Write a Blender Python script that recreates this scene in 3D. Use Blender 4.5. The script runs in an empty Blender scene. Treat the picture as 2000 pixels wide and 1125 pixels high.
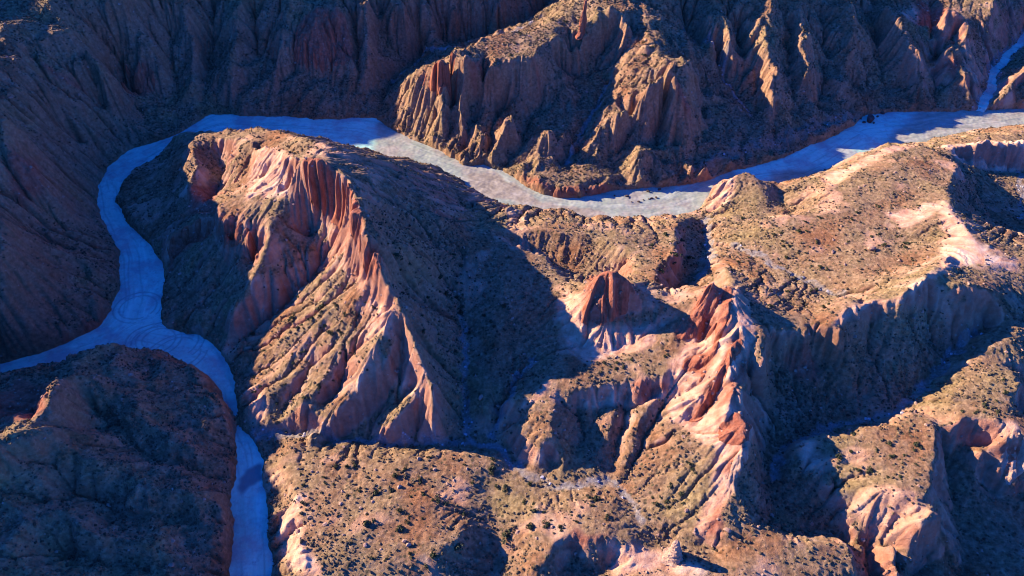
import bpy, bmesh, math, random, sys
import numpy as np
from mathutils import Vector
R = math.radians
C = bpy.context.scene.collection
S = bpy.context.scene
random.seed(7)
rng = np.random.default_rng(11)

# ------------------------------------------------------------------ camera
CAM_H, PITCH, HFOV = 150.0, 45.0, 68.0
cam = bpy.data.cameras.new('camera')
cam_o = bpy.data.objects.new('camera', cam); C.objects.link(cam_o)
cam.sensor_fit = 'HORIZONTAL'; cam.angle = R(HFOV)
cam.clip_start = 1; cam.clip_end = 5000
cam_o.location = (0, 0, CAM_H); cam_o.rotation_euler = (R(90 - PITCH), 0, 0)
S.camera = cam_o

# ------------------------------------------------------------------ light
SUN_AZ, SUN_EL = 23.0, 21.0          # the sun stands to the left, AZ degrees towards the far side
sd = Vector((-math.cos(R(SUN_AZ)) * math.cos(R(SUN_EL)), math.sin(R(SUN_AZ)) * math.cos(R(SUN_EL)), math.sin(R(SUN_EL))))
w = bpy.data.worlds.new('World'); S.world = w; w.use_nodes = True
wn = w.node_tree; wn.nodes.clear()
wo = wn.nodes.new('ShaderNodeOutputWorld'); bg = wn.nodes.new('ShaderNodeBackground')
sky = wn.nodes.new('ShaderNodeTexSky'); sky.sky_type = 'NISHITA'; sky.sun_disc = False
sky.sun_elevation = R(SUN_EL); sky.sun_rotation = math.atan2(sd.x, sd.y)
sky.air_density = 1.0; sky.dust_density = 0.2; sky.ozone_density = 6.0
tint = wn.nodes.new('ShaderNodeMixRGB'); tint.blend_type = 'MULTIPLY'; tint.inputs[0].default_value = 1.0
tint.inputs[2].default_value = (0.15, 0.60, 1.80, 1)
wn.links.new(sky.outputs[0], tint.inputs[1]); wn.links.new(tint.outputs[0], bg.inputs[0])
bg.inputs[1].default_value = 0.082
wn.links.new(bg.outputs[0], wo.inputs[0])
sl = bpy.data.lights.new('sun', 'SUN'); sl.energy = 5.0; sl.angle = R(0.5); sl.color = (1.0, 0.79, 0.57)
so = bpy.data.objects.new('sun', sl); C.objects.link(so)
so.rotation_euler = sd.to_track_quat('Z', 'Y').to_euler()
S.view_settings.view_transform = 'Standard'; S.view_settings.look = 'None'
S.view_settings.exposure = 1.8; S.view_settings.gamma = 1.0
S.cycles.filter_width = 1.0; S.cycles.max_bounces = 4; S.cycles.diffuse_bounces = 1

# ------------------------------------------------------------------ survey helpers
TH = math.tan(R(HFOV / 2)); SP, CP = math.sin(R(PITCH)), math.cos(R(PITCH))
def ray(px, py):
    u = (px - 1000) / 1000 * TH; v = (562.5 - py) / 1000 * TH
    return u, CP + v * SP, -SP + v * CP          # x, y, z of the sight line
def at(px, py, z):                               # surveyed point -> ground coordinates
    dx, dy, dz = ray(px, py); t = (z - CAM_H) / dz
    return dx * t, dy * t, z

# river bed outline (level zero)
NORTH = [(2150,205),(2000,212),(1925,216),(1850,218),(1760,218),(1690,226),(1640,262),(1584,284),(1549,302),(1495,320),(1435,334),(1389,352),(1335,362),(1280,367),(1200,372),(1150,383),(1100,388),(1060,380),(1020,360),(985,335),(960,328),(945,322),(900,325),(890,312),(850,290),(800,272),(760,250),(735,232),(690,231),(640,234),(600,232),(560,228),(500,229),(430,224),(405,226),(385,240),(350,262),(310,275),(255,292),(215,322),(193,360),(190,400),(205,440),(235,490),(235,560),(215,610),(190,640),(140,665),(80,690),(0,712),(-150,745)]
BLOCK = [(-150,790),(0,738),(60,724),(120,718),(170,706),(220,694),(250,690),(290,690),(330,697),(370,714),(400,735),(430,762),(450,800),(462,850),(462,880),(462,920),(452,980),(455,1050),(450,1125),(448,1200)]
SOUTH = [(535,1200),(527,1125),(525,1060),(520,1000),(515,950),(510,900),(490,850),(465,830),(460,770),(450,720),(425,680),(390,655),(340,650),(315,640),(312,610),(320,560),(318,510),(290,480),(245,430),(226,395),(233,363),(264,330),(303,310),(350,285),(400,264),(440,264),(500,258),(540,265),(600,278),(650,288),(720,293),(760,305),(800,311),(840,325),(880,342),(905,352),(920,375),(950,388),(1000,402),(1052,408),(1112,409),(1137,427),(1176,431),(1200,430),(1270,428),(1330,420),(1365,413),(1375,395),(1400,370),(1415,350),(1440,348),(1480,362),(1520,364),(1560,355),(1590,342),(1640,325),(1700,300),(1740,285),(1800,284),(1850,268),(1880,260),(1900,256),(2000,244),(2150,230)]
RIVER = [at(x, y, 0)[:2] for x, y in NORTH + BLOCK + SOUTH]

# surveyed break lines: (px, py, height in metres)
L = []
def ln(*p): L.append([at(*q) for q in p])
def wl(*p): L.append([tuple(map(float, q)) for q in p])
# --- left hillside
ln((0,45,39),(10,65,38),(30,80,36),(40,115,33.5),(90,170,26),(150,240,14.5),(175,300,4))
ln((0,225,36),(10,255,35),(30,290,31),(60,340,25),(120,400,15),(175,430,4))
ln((20,170,32),(100,235,18),(160,290,6))
ln((0,420,29),(0,520,24),(0,620,14)); ln((100,480,14),(120,560,10),(100,620,7))
ln((60,700,2),(150,650,2),(205,600,2.5),(222,540,2.5),(222,490,2),(190,430,2))
wl((-160,50,46),(-165,100,49),(-165,130,50),(-165,150,46.5),(-166,163,45),(-167,172,49),(-168,180,55),(-169,190,58),(-170,199,56),(-170,206,49),(-170,212,41),(-172,219,36),(-178,250,37),(-225,270,64),(-250,330,84))  # unseen crest past the left edge, heights shaped for the shadow it throws
wl((-205,60,50),(-215,100,56),(-235,150,62),(-290,200,82),(-300,330,100))
# --- far left hillside above the river
ln((90,0,39),(160,90,30),(200,140,24),(230,200,12),(260,260,3))
ln((150,20,33),(175,140,22),(215,230,8))
ln((200,0,35),(330,0,28)); ln((290,60,22),(288,90,20),(245,125,15.5)); ln((300,85,19.5),(305,130,15)); ln((245,180,6.5),(275,190,6.5),(305,185,7))
ln((420,0,23),(420,40,18),(410,110,9.5),(400,200,2.5)); ln((520,0,25),(500,80,15),(480,190,4))
ln((650,0,28),(640,20,26),(605,45,22.5),(590,75,19)); ln((645,0,28),(668,30,25),(678,60,21)); ln((575,140,9),(620,150,8.5),(650,145,9),(690,120,13)); ln((660,190,4),(600,195,4),(560,200,3))
ln((540,120,10),(550,180,5)); ln((780,0,24),(790,30,20),(800,60,13)); ln((700,60,17),(700,150,8),(690,215,2)); ln((740,20,19),(735,120,8)); 
ln((740,226,0.5),(768,165,2),(830,105,4),(920,80,7),(1000,63,9.5),(1055,38,11.5),(1075,5,14))
ln((980,0,22),(960,30,16)); ln((880,0,23),(870,50,12))
wl((44,270,33),(46,280,43),(44,295,50)); wl((50,288,49),(72,292,47),(95,298,45)); wl((-170,300,62),(-140,290,54),(-100,292,46),(-60,292,40),(-20,295,34),(15,300,32)); wl((-170,340,75),(-60,340,62),(20,345,50),(120,345,48),(250,345,45))  # unseen high ground beyond the top edge, raised to shade the far slopes
ln((350,0,28),(382,80,18.5),(372,160,9),(375,205,4)); ln((330,60,19),(345,150,8),(348,215,2)); ln((470,0,27),(455,90,16.5),(450,170,8),(455,205,3)); ln((560,0,27),(548,90,17),(528,170,7.5)); ln((500,30,20),(505,120,10)); ln((720,0,27),(716,70,19.5),(712,150,10)); ln((60,110,31),(120,200,20),(150,265,10)); ln((230,40,27),(225,110,17.5),(240,170,9)); ln((255,200,7.5),(290,240,2.5)); ln((110,60,34),(180,150,22)); ln((840,10,20),(845,60,14.5),(850,85,10))
ln((30,400,22),(110,440,12),(170,480,6)); ln((0,470,28),(70,500,18),(140,540,9)); ln((60,450,16),(130,500,7)); ln((20,560,18.5),(90,590,10.5),(150,600,5)); ln((40,640,9.5),(120,640,4))
ln((1385,30,25.5),(1392,90,19),(1405,160,9.5)); ln((1460,20,26),(1462,90,19),(1475,160,10.5),(1490,230,4.5)); ln((1440,60,19),(1448,130,11.5))
# --- promontory in the middle of the far bank
ln((739,216,1),(760,178,6),(792,160,12),(817,146,16),(845,135,20),(870,139,21),(885,117,25),(906,124,25),(970,121,25.5),(1016,114,25.5),(1045,117,25),(1055,135,21),(1057,170,14))
ln((890,117,25),(938,88,25),(991,62,25.5),(1027,66,25),(1077,58,25.5),(1087,42,26.5),(1126,10,28))
ln((1048,116,25),(1065,98,25),(1087,77,25),(1126,77,25),(1144,68,25.5),(1155,53,27),(1178,27,30),(1194,14,32),(1210,35,29),(1228,60,26.5))
ln((1000,95,25),(1060,80,25)); ln((1130,50,26),(1150,15,28.5)); 
ln((1100,112,18),(1150,110,18),(1195,90,19)); ln((1085,150,12.5),(1130,155,11.5),(1180,140,13))
ln((870,139,21),(862,200,12),(842,240,5.5),(832,268,1.5)); ln((882,195,13),(866,240,7.5),(848,278,2)); ln((906,126,25),(904,165,18.3),(903,205,13),(906,240,8.5),(898,275,4),(890,300,1.2))
ln((930,245,8.5),(925,280,4.5),(912,312,1.5)); ln((948,255,8.5),(945,290,4.5),(945,314,1.5)); ln((1000,225,14),(985,255,9.5),(970,290,5),(958,324,1.5))
ln((1072,245,13.5),(1060,280,8.5),(1045,325,3.5),(1035,345,2)); ln((1072,245,13.5),(1085,275,8.5),(1097,312,4))
ln((875,170,15),(872,215,7),(850,255,3)); ln((888,160,15),(884,230,6),(876,282,1)); ln((945,150,19.5),(938,182,14.2),(922,220,7.5),(905,300,1)); ln((1000,150,19.5),(992,182,14),(978,215,8.5),(965,250,5.2),(952,305,1.5)); ln((1058,190,11),(1032,250,5.5),(1005,312,3),(995,334,1.5))
ln((1190,160,13),(1165,213,9),(1130,270,5),(1105,325,2)); ln((1060,200,10.5),(1120,220,9.5))
ln((1250,0,30),(1262,40,27.5),(1270,70,26),(1285,105,25.5),(1310,120,25.3),(1350,130,25)); ln((1232,60,24),(1235,120,22),(1222,180,17),(1190,215,13),(1150,255,8.5))
ln((1350,130,25),(1320,140,25),(1280,155,24.5),(1260,172,22.5),(1245,192,20),(1215,228,15.5),(1180,252,11),(1150,277,7.5),(1122,310,4),(1112,330,2.5))
ln((1310,150,25.5),(1322,170,23),(1335,190,20),(1348,222,15),(1350,240,12)); ln((1285,190,15),(1290,240,9),(1275,290,4.5)); ln((1245,230,11),(1215,280,6),(1180,330,2.5))
ln((1225,350,2),(1238,325,5),(1250,290,9.5),(1262,305,7.5),(1268,335,3)); ln((1280,340,2.5),(1285,305,7.5),(1290,345,2.5)); ln((1353,316,6.5),(1335,347,2)); ln((1385,322,6),(1375,346,2)); ln((1320,280,6),(1310,345,2))
ln((1000,342,2.3),(1040,362,2.6),(1090,372,2.6),(1150,366,2.6),(1200,362,2.2)); ln((1010,335,2.8),(1060,350,3),(1120,352,3),(1180,352,3))
# --- far right hillside
ln((1340,347,1.2),(1450,312,1.6),(1550,278,2),(1640,248,2),(1690,222,1.2)); ln((1360,285,5),(1450,262,5),(1550,240,5),(1635,225,4))
ln((1330,20,22),(1335,60,17.5),(1400,130,11),(1440,190,6.5),(1470,230,4.5)); ln((1300,40,25),(1345,100,20),(1370,180,11),(1375,260,6)); ln((1410,10,27),(1425,90,20.5),(1430,125,15)); 
ln((1500,0,29),(1500,90,21.5),(1510,180,14),(1512,235,6)); ln((1605,0,24),(1612,100,12.5),(1600,215,3.5)); ln((1560,20,26),(1570,80,21),(1578,150,14),(1585,205,6)); ln((1540,60,19),(1545,150,11),(1545,225,5))
ln((1655,0,27),(1668,30,24),(1672,60,20.5),(1662,100,14.5),(1640,170,8),(1625,218,3.5)); ln((1700,0,18),(1710,100,8.5),(1735,205,1)); ln((1655,150,7.5),(1690,175,3.5))
ln((1728,0,24),(1755,40,21),(1775,80,17),(1790,120,12.5),(1808,160,7),(1812,190,3)); ln((1770,165,5),(1770,205,1.5))
ln((1815,0,17),(1822,120,7),(1828,205,1)); ln((1850,8,24),(1880,25,21.5),(1890,50,18.5),(1880,75,15)); ln((1850,15,23),(1840,50,17.5),(1832,70,15)); ln((1835,110,12.5),(1865,95,14),(1876,125,10.5),(1880,165,6)); ln((1888,145,9),(1868,170,5.5),(1850,203,1.5)); ln((1905,145,8),(1915,170,5)); ln((1860,75,12),(1862,90,12))
ln((1940,0,20),(1925,90,9),(1912,190,2)); ln((1970,20,13),(2050,0,15))
ln((1908,222,0),(1936,175,0.8),(1934,145,1.4),(1962,115,2.2),(2000,75,3.5),(2080,30,5)); ln((2060,120,12),(2000,143,9.5),(1980,155,7.5),(1960,180,5),(1945,207,2)); ln((1995,165,5),(1990,205,2)); ln((2150,60,20),(2200,150,14))
# --- right bank knolls and scrub plateau
ln((1380,392,3),(1400,362,6),(1425,342,9),(1462,337,10),(1480,348,9),(1505,368,7.5)); ln((1470,345,9.5),(1495,385,7.5),(1508,410,6)); ln((1385,430,6),(1440,435,6.5),(1500,428,6.5))
ln((1515,375,5),(1525,400,5),(1540,418,6.5)); ln((1520,372,6),(1560,360,7.5),(1600,345,9),(1650,322,10),(1700,300,11.5),(1740,284,12.5),(1790,281,12.5),(1812,287,12))
ln((1810,276,5),(1850,270,7),(1900,266,8.5),(1960,268,9.5),(2000,262,10),(2100,255,10)); ln((1830,300,10),(1870,288,11),(1930,285,12),(2000,285,12)); ln((1865,315,6.5),(1930,328,5),(2000,338,4))
ln((1790,281,12.5),(1835,300,14),(1870,318,15),(1862,345,15),(1845,390,17.5),(1857,420,19.3),(1880,440,20),(1907,482,20.6),(1925,492,20.6),(1960,497,20.4),(2000,505,20),(2080,515,19))
ln((1900,330,7.5),(1905,380,4.5),(1930,420,3),(1975,450,4.5),(2000,400,2.5),(2080,420,3)); ln((1890,400,6.5),(1925,450,7.5))
ln((1390,470,6.5),(1430,480,9),(1480,500,10.3),(1530,530,11.5),(1580,555,12.8),(1640,580,14.2),(1680,580,16)); ln((1480,430,11),(1600,420,14),(1700,400,14.5),(1780,392,14.8)); ln((1600,375,12),(1700,335,14),(1790,320,15)); ln((1560,470,13),(1700,470,14.5),(1800,468,15.3)); ln((1700,530,15.8),(1790,515,17))
ln((1450,540,17),(1530,590,16.5),(1600,610,17.5)); ln((1410,520,13),(1430,555,20))
ln((1474,615,23),(1490,632,22.5),(1513,641,21.5),(1556,650,21),(1602,639,21.5),(1634,643,22),(1687,593,23.5),(1759,593,23.5),(1790,574,24),(1819,559,24.5),(1911,558,24),(1947,584,22),(1965,609,20),(1997,627,17),(2080,640,16))
ln((1620,637,22.3),(1650,612,23.8),(1677,592,24)); ln((1744,588,25),(1765,578,26),(1787,564,26.5),(1812,541,26.5),(1837,526,25),(1850,500,21)); ln((1930,535,21.5),(2000,560,20))
ln((1500,715,13.5),(1560,725,12.5),(1610,715,12.3)); ln((1634,643,22),(1650,690,17.3),(1662,735,13.2),(1665,775,10)); ln((1690,600,22.5),(1700,650,16.2),(1706,720,11.8)); ln((1759,594,23.5),(1768,650,18.2),(1775,715,13.2)); ln((1800,600,20.5),(1815,660,15)); ln((1870,590,20.5),(1862,640,16.5)); ln((1540,660,19),(1545,700,15)); ln((1580,655,18.2),(1590,700,13.5)); ln((1510,790,9),(1600,790,8.5),(1700,770,9.5))
ln((1930,640,14.5),(1900,658,13),(1850,700,11.5),(1800,760,9.5),(1750,810,8),(1650,830,7),(1570,855,6),(1530,880,5),(1510,930,4)); ln((1700,640,17),(1695,700,12))
ln((2080,640,19),(2000,645,18),(1960,672,17),(1920,692,16),(1870,722,14),(1845,760,12.5),(1832,805,12),(1825,835,12)); ln((1890,650,15.5),(1950,650,16.5))
ln((1530,878,9),(1545,868,10),(1580,860,10.5),(1620,841,11),(1700,838,12),(1760,841,12),(1800,832,12.5),(1825,822,13)); ln((1825,835,13),(1823,880,13),(1820,930,13),(1810,960,13),(1815,1000,13),(1795,1030,13))
ln((1560,900,8.5),(1600,915,9.5),(1640,975,9)); ln((1700,900,12),(1760,920,12.3)); ln((1645,990,8.5),(1670,1030,7.5),(1700,1065,7)); ln((1690,960,11.5),(1740,955,13.5),(1780,975,14)); ln((1755,1055,11.5),(1745,1090,10.5),(1755,1115,10))
ln((1850,830,13.5),(1900,815,14.5),(1980,835,15)); ln((1850,795,13.5),(1900,755,15),(1980,735,16.5)); ln((1990,745,16.5),(1968,795,15),(1975,845,14.8)); ln((2000,760,9),(1995,830,9)); ln((1862,857,9.8),(1895,872,8),(1915,885,7.5))
ln((1835,880,6.5),(1850,940,4),(1870,1020,2.5),(1880,1125,1)); ln((1900,915,4.5),(1935,960,3.6),(2000,1000,3),(2080,1050,3)); ln((1925,879,12.3),(1945,866,13.6),(1965,858,14.2),(2000,852,14.6),(2080,850,14.6)); ln((1928,892,11),(1948,917,9),(1967,950,6.2),(1985,936,7.6),(2012,915,9),(2080,905,9)); ln((1970,890,11.5),(2010,880,12)); ln((1962,972,3.6),(1995,962,4)); ln((1800,1080,4),(1780,1125,2.5))
ln((1510,930,4),(1495,1000,3.2),(1560,1035,3.2),(1640,1050,3.5),(1690,1080,2.5),(1700,1125,1.5),(1700,1180,1)); ln((1560,950,5),(1620,1000,5.5))
ln((1400,1058,8.5),(1480,1063,9.2),(1560,1066,9.2),(1655,1069,9)); ln((1660,1075,8.8),(1658,1125,8)); ln((1440,1110,9),(1550,1110,9),(1640,1110,8.5)); ln((1440,1180,8),(1600,1180,8)); ln((1728,1080,4),(1735,1120,4))
# --- red butte, fins and terrace
ln((1150,562,22),(1158,551,24.3),(1170,541,26.2),(1185,533,27.4),(1205,534,27.3),(1225,544,26),(1238,560,23.8),(1250,580,21)); ln((1165,548,25.8),(1185,540,27.2),(1215,543,26.4)); ln((1148,565,21.5),(1140,600,18)); ln((1155,592,20.3),(1180,587,21.6),(1210,583,21.6),(1232,587,20.4)); ln((1250,580,21),(1258,594,19.6))
ln((1135,632,16.3),(1160,637,16.3),(1178,636,16.5),(1195,630,16.8),(1225,618,17.3),(1250,603,18.6)); ln((1112,562,15.2),(1102,600,14.2),(1105,640,13.5),(1130,690,12.6)); ln((1178,638,16.4),(1178,670,14.5),(1180,698,13.2))
ln((1255,592,19.5),(1300,597,19.5),(1340,602,20.3),(1365,580,22.5),(1380,562,25),(1390,556,26.5)); ln((1240,640,15.5),(1290,645,16.3)); ln((1190,690,13.5),(1230,675,14),(1270,665,15.2))
ln((1384,566,25.6),(1391,551,29.5),(1397,566,25.5)); ln((1390,554,28),(1372,580,23.5),(1350,610,20.5),(1335,640,18),(1322,662,17)); ln((1335,666,16.2),(1372,664,16.6),(1392,645,19.4)); ln((1393,585,25),(1380,610,22.4),(1366,635,19.8),(1350,655,17.6)); ln((1355,620,20.4),(1345,645,18.2))
ln((1412,563,26),(1405,600,24),(1400,640,21),(1380,680,18.2),(1371,705,17)); ln((1430,563,26.5),(1425,600,25),(1415,640,23),(1395,690,19.8),(1372,735,16.8),(1365,755,15.5)); ln((1330,722,15),(1365,726,15.2),(1385,715,16.5))
ln((1430,563,26.5),(1455,595,25),(1475,616,23.5),(1485,645,23.2),(1492,675,22.7),(1492,690,22)); ln((1445,640,23.8),(1455,665,22.5),(1420,690,22),(1400,730,19.5),(1385,770,16.5),(1365,800,14.5)); ln((1400,770,15),(1370,815,12.6),(1342,827,12.2),(1390,823,13))
ln((1492,690,22),(1475,720,20),(1455,752,17.5)); ln((1470,690,21),(1450,705,20.5)); ln((1440,757,20),(1430,785,18.8),(1436,807,18.6),(1467,829,18),(1465,860,17.5),(1456,900,16),(1442,938,14),(1421,992,11),(1389,1052,8.3))
ln((1475,760,14),(1500,800,9.5),(1500,870,6),(1490,950,4)); ln((1525,720,13),(1520,760,11))
ln((1060,740,13),(1120,717,13.3),(1200,704,13.8),(1250,692,14.5),(1310,690,15.2)); ln((1050,758,12.8),(1130,766,12.8),(1180,756,13),(1240,744,13.7),(1300,734,14.5)); ln((1020,765,12.2),(1000,790,10.3),(985,830,6.2))
ln((1150,790,9.8),(1200,795,9.5),(1260,785,10.5),(1295,770,12)); ln((1208,783,11),(1192,830,9),(1172,878,7),(1155,898,6)); ln((1276,783,12),(1247,817,10.3),(1228,870,8.3),(1202,932,5.5)); ln((1227,795,9),(1207,860,6.3),(1195,925,4.6)); ln((1300,790,11),(1262,860,8),(1240,910,6.5),(1216,945,5))
ln((1075,795,12.6),(1085,835,11.3),(1072,866,10.2)); ln((1130,810,7.8),(1138,850,6.6),(1125,890,5.4)); ln((1008,830,9),(1005,880,6.5)); ln((1040,795,12),(1030,850,9.2),(1022,890,6.5)); ln((1072,866,10.2),(1045,890,7.2),(1035,905,5.6)); ln((1065,898,5.4),(1085,905,5.4)); ln((1072,866,10.2),(1095,890,7.5))
ln((1300,850,11),(1350,880,12.5)); ln((1290,950,8),(1350,1000,8.3)); ln((1285,1020,6.8),(1370,1045,8)); ln((1390,850,15),(1380,900,13.5),(1370,960,10.5)); ln((1420,860,16.5),(1430,820,17.5))
# --- valley behind the main ridge
ln((720,380,32),(800,400,24),(870,430,18),(920,450,13),(1000,478,12.5),(1050,492,12.3),(1085,525,12.5),(1110,558,13.2)); ln((740,313,28),(760,318,24.5),(800,330,18),(860,345,10.5),(900,362,7),(950,396,4.5),(1000,412,4.5)); ln((900,400,9),(960,425,8),(1010,450,9))
ln((830,490,20),(860,525,15),(885,565,10.5),(903,640,7.6),(907,700,6.5),(909,800,4.6),(915,860,3)); ln((1075,640,11.5),(1040,700,9.2),(1012,745,7.5),(985,795,5.3),(958,855,3.3)); ln((1000,520,12.3),(985,570,11.5),(972,640,10),(962,720,8.4),(947,800,6.5),(937,850,4)); ln((945,500,12.3),(935,560,10.8),(925,620,8.6)); ln((1050,560,12.3),(1030,640,10.5))
ln((726,470,34.5),(790,482,27.5),(842,520,19.5)); ln((745,440,31),(800,448,23.5),(850,488,15.5)); ln((770,558,24.5),(820,592,16.5),(870,622,10)); ln((782,598,26.4),(838,650,17.2),(878,705,9.8)); ln((806,652,20.5),(850,705,11.8),(893,745,6)); ln((828,715,19.2),(862,765,12),(892,805,6.6)); ln((860,420,21),(900,470,14.5),(925,520,11.5)); ln((930,455,13.5),(900,500,12.5),(890,540,11))

ln((1060,436,9.5),(1110,438,10),(1160,437,9.5),(1220,440,8.5),(1300,438,7),(1352,424,5)); ln((1040,425,5),(1110,428,5)); ln((1060,475,9.3),(1160,495,9.5)); ln((940,432,9.5),(970,436,10),(1010,447,10.6),(1060,452,11),(1110,456,11.3),(1160,463,11.5),(1205,478,11.8),(1225,498,12.3),(1238,530,13.6)); ln((1000,485,8.4),(1040,505,7.5),(1080,522,7),(1150,531,7.2),(1200,537,7.8),(1220,545,9.3)); ln((1200,462,11.5),(1260,470,11.5),(1290,475,10.8)); ln((1318,432,8.5),(1320,470,12),(1300,515,14),(1272,552,15)); ln((1130,548,10),(1150,545,10))
ln((1312,582,8),(1345,562,6.8),(1368,520,5.4),(1376,470,3.6),(1377,425,0.8)); ln((1345,460,5),(1338,510,6),(1318,550,7.2)); ln((1394,440,4.5),(1402,480,8),(1403,530,11.5),(1405,560,16))
# --- main ridge
ln((583,318,35.5),(593,314,39),(612,309,39.3),(641,321,38.8),(658,339,38),(684,361,37),(697,390,37),(709,411,37),(704,439,36),(709,473,35),(724,488,34),(741,502,33),(746,522,32),(752,552,30),(769,575,28.2),(782,598,26.4),(792,633,25),(805,658,23),(817,679,21.3),(828,715,19.2),(845,740,17.6),(850,768,15.6),(848,817,11.5),(860,846,7.2),(872,867,3.5))
ln((601,399,24),(630,411,24.5),(660,416,25.5),(679,421,26.5)); ln((683,440,27.5),(690,478,28),(701,480,29)); ln((714,547,23),(741,548,23.8)); ln((742,590,22.7),(757,590,24))
ln((500,300,19),(600,300,33),(640,303,36)); ln((345,266,7),(400,259,10.5),(450,258,13),(510,251,18),(560,263,24),(600,276,31),(650,289,33),(700,301,32),(740,313,28)); ln((650,300,34),(690,322,33),(725,352,32.5))
ln((583,318,35.5),(560,298,31.5),(540,288,28),(508,285,24.5),(470,278,19),(430,272,16),(395,266,14)); ln((575,345,29),(566,380,23.5)); ln((487,389,22.2),(520,393,23.5),(562,386,25.5)); ln((520,340,23),(480,375,20.5)); ln((430,300,10.5),(438,345,8.2),(422,395,7.6)); ln((492,305,19.5),(468,372,15.5))
ln((385,268,13.5),(380,300,14.5),(378,330,14.5),(372,375,13.2),(370,400,11)); ln((400,300,12.5),(396,360,11.5)); ln((345,300,8.5),(345,370,7.5)); ln((320,290,5),(310,340,3.5)); ln((250,360,1.5),(245,400,2),(300,460,3)); ln((330,400,6),(350,440,6.5))
ln((487,386,22.2),(466,386,21),(440,398,20.2),(427,414,19.7),(432,446,19)); ln((437,485,11.3),(465,482,12.2)); ln((440,438,19.2),(478,436,20.5)); ln((482,448,20.3),(492,480,16)); ln((497,515,10.5),(510,520,11));  
ln((327,484,5),(341,455,9),(377,438,12),(391,427,13.5),(421,428,16)); ln((333,522,2.5),(345,490,5),(378,470,7.5),(410,470,9.5))
ln((350,560,3.5),(360,620,2.5)); ln((395,600,4.5),(420,560,7.5),(440,520,10)); ln((672,450,22),(648,500,15.5),(602,555,10.5),(542,608,6.2),(485,652,3.2),(452,688,1.2)); ln((520,393,23.5),(540,432,23),(522,480,20),(505,520,17),(480,575,12),(455,620,8)); ln((610,430,21),(600,470,16))
ln((705,530,22.5),(680,570,19.5),(620,615,14.8),(560,655,10.5),(505,695,5.5),(472,722,2)); ln((455,690,2.5),(465,670,4)); ln((430,600,7),(440,560,8.5))
ln((760,610,23.2),(700,650,18),(640,700,13),(570,740,8.5),(500,785,3.5),(480,812,1.5)); ln((600,680,11.5),(540,700,7.5))
ln((765,605,24.5),(737,665,20.5),(715,722,16),(690,770,12.5),(650,812,8.5),(612,846,5)); ln((787,655,20),(775,720,13.5),(745,790,7.5),(690,848,3.2)); ln((760,700,17.5),(748,735,15.5),(735,775,9.5)); ln((675,735,9.5),(640,790,5.5))
ln((845,740,17.6),(817,764,14),(774,823,9),(727,862,4.2)); ln((812,735,15),(790,790,8)); ln((820,838,5),(800,860,3)); ln((790,825,8),(790,850,5))
ln((622,720,9.5),(590,755,6),(565,790,3.5),(545,825,2)); ln((700,690,15),(640,740,11),(590,790,8),(560,822,4.5)); ln((505,800,3.5),(522,830,3.2),(560,828,3.6)); ln((470,770,1.5),(488,830,0.6))
# --- wash below and scrubby mesa at the bottom
ln((478,850,0),(530,850,0.8),(600,853,1.3),(680,862,1.8),(780,873,2.2),(900,870,2.8),(930,868,3),(975,882,3.2),(1010,915,3.6),(1050,940,4),(1090,955,4.2),(1140,955,4.4),(1190,945,4.6),(1215,960,5),(1245,1012,6),(1262,1035,6.5))
ln((560,868,4),(595,862,3.6),(625,872,3.4),(700,888,4.2),(800,886,4.6),(900,884,4.8),(960,884,4.6),(985,905,4.8)); ln((545,900,4.3),(600,910,5),(700,920,5.5),(850,915,5.5)); ln((660,872,2.6),(690,884,2.6))
ln((600,1000,7.5),(700,1000,8),(800,990,8)); ln((650,1090,9.3),(750,1100,9.8),(850,1090,9.2),(900,1040,8.2)); ln((560,905,4.3),(580,960,6),(570,1010,7),(590,1070,8.2),(590,1120,9)); ln((525,900,1.5),(540,960,2.2),(540,1030,2.5),(545,1090,3)); 
ln((1050,990,6.5),(1150,990,6.8),(1200,985,6.8)); ln((955,930,4.2),(965,990,4),(975,1040,3.8),(960,1125,3)); ln((930,1075,4),(1010,1085,4)); ln((1040,1020,6.8),(1060,1050,7.6))
ln((1040,1112,7.4),(1065,1078,7.8),(1090,1056,8),(1122,1041,8.2),(1160,1045,8.2),(1200,1061,8),(1240,1058,7.6)); ln((1100,1120,3.2),(1150,1115,3.2),(1195,1105,3.8)); ln((1250,1095,6.3),(1310,1110,6.5)); ln((1275,1045,5.6),(1305,1070,5.4)); ln((1320,1085,7.5),(1380,1120,8)); ln((1330,1060,6.5),(1390,1075,5.5))
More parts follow.
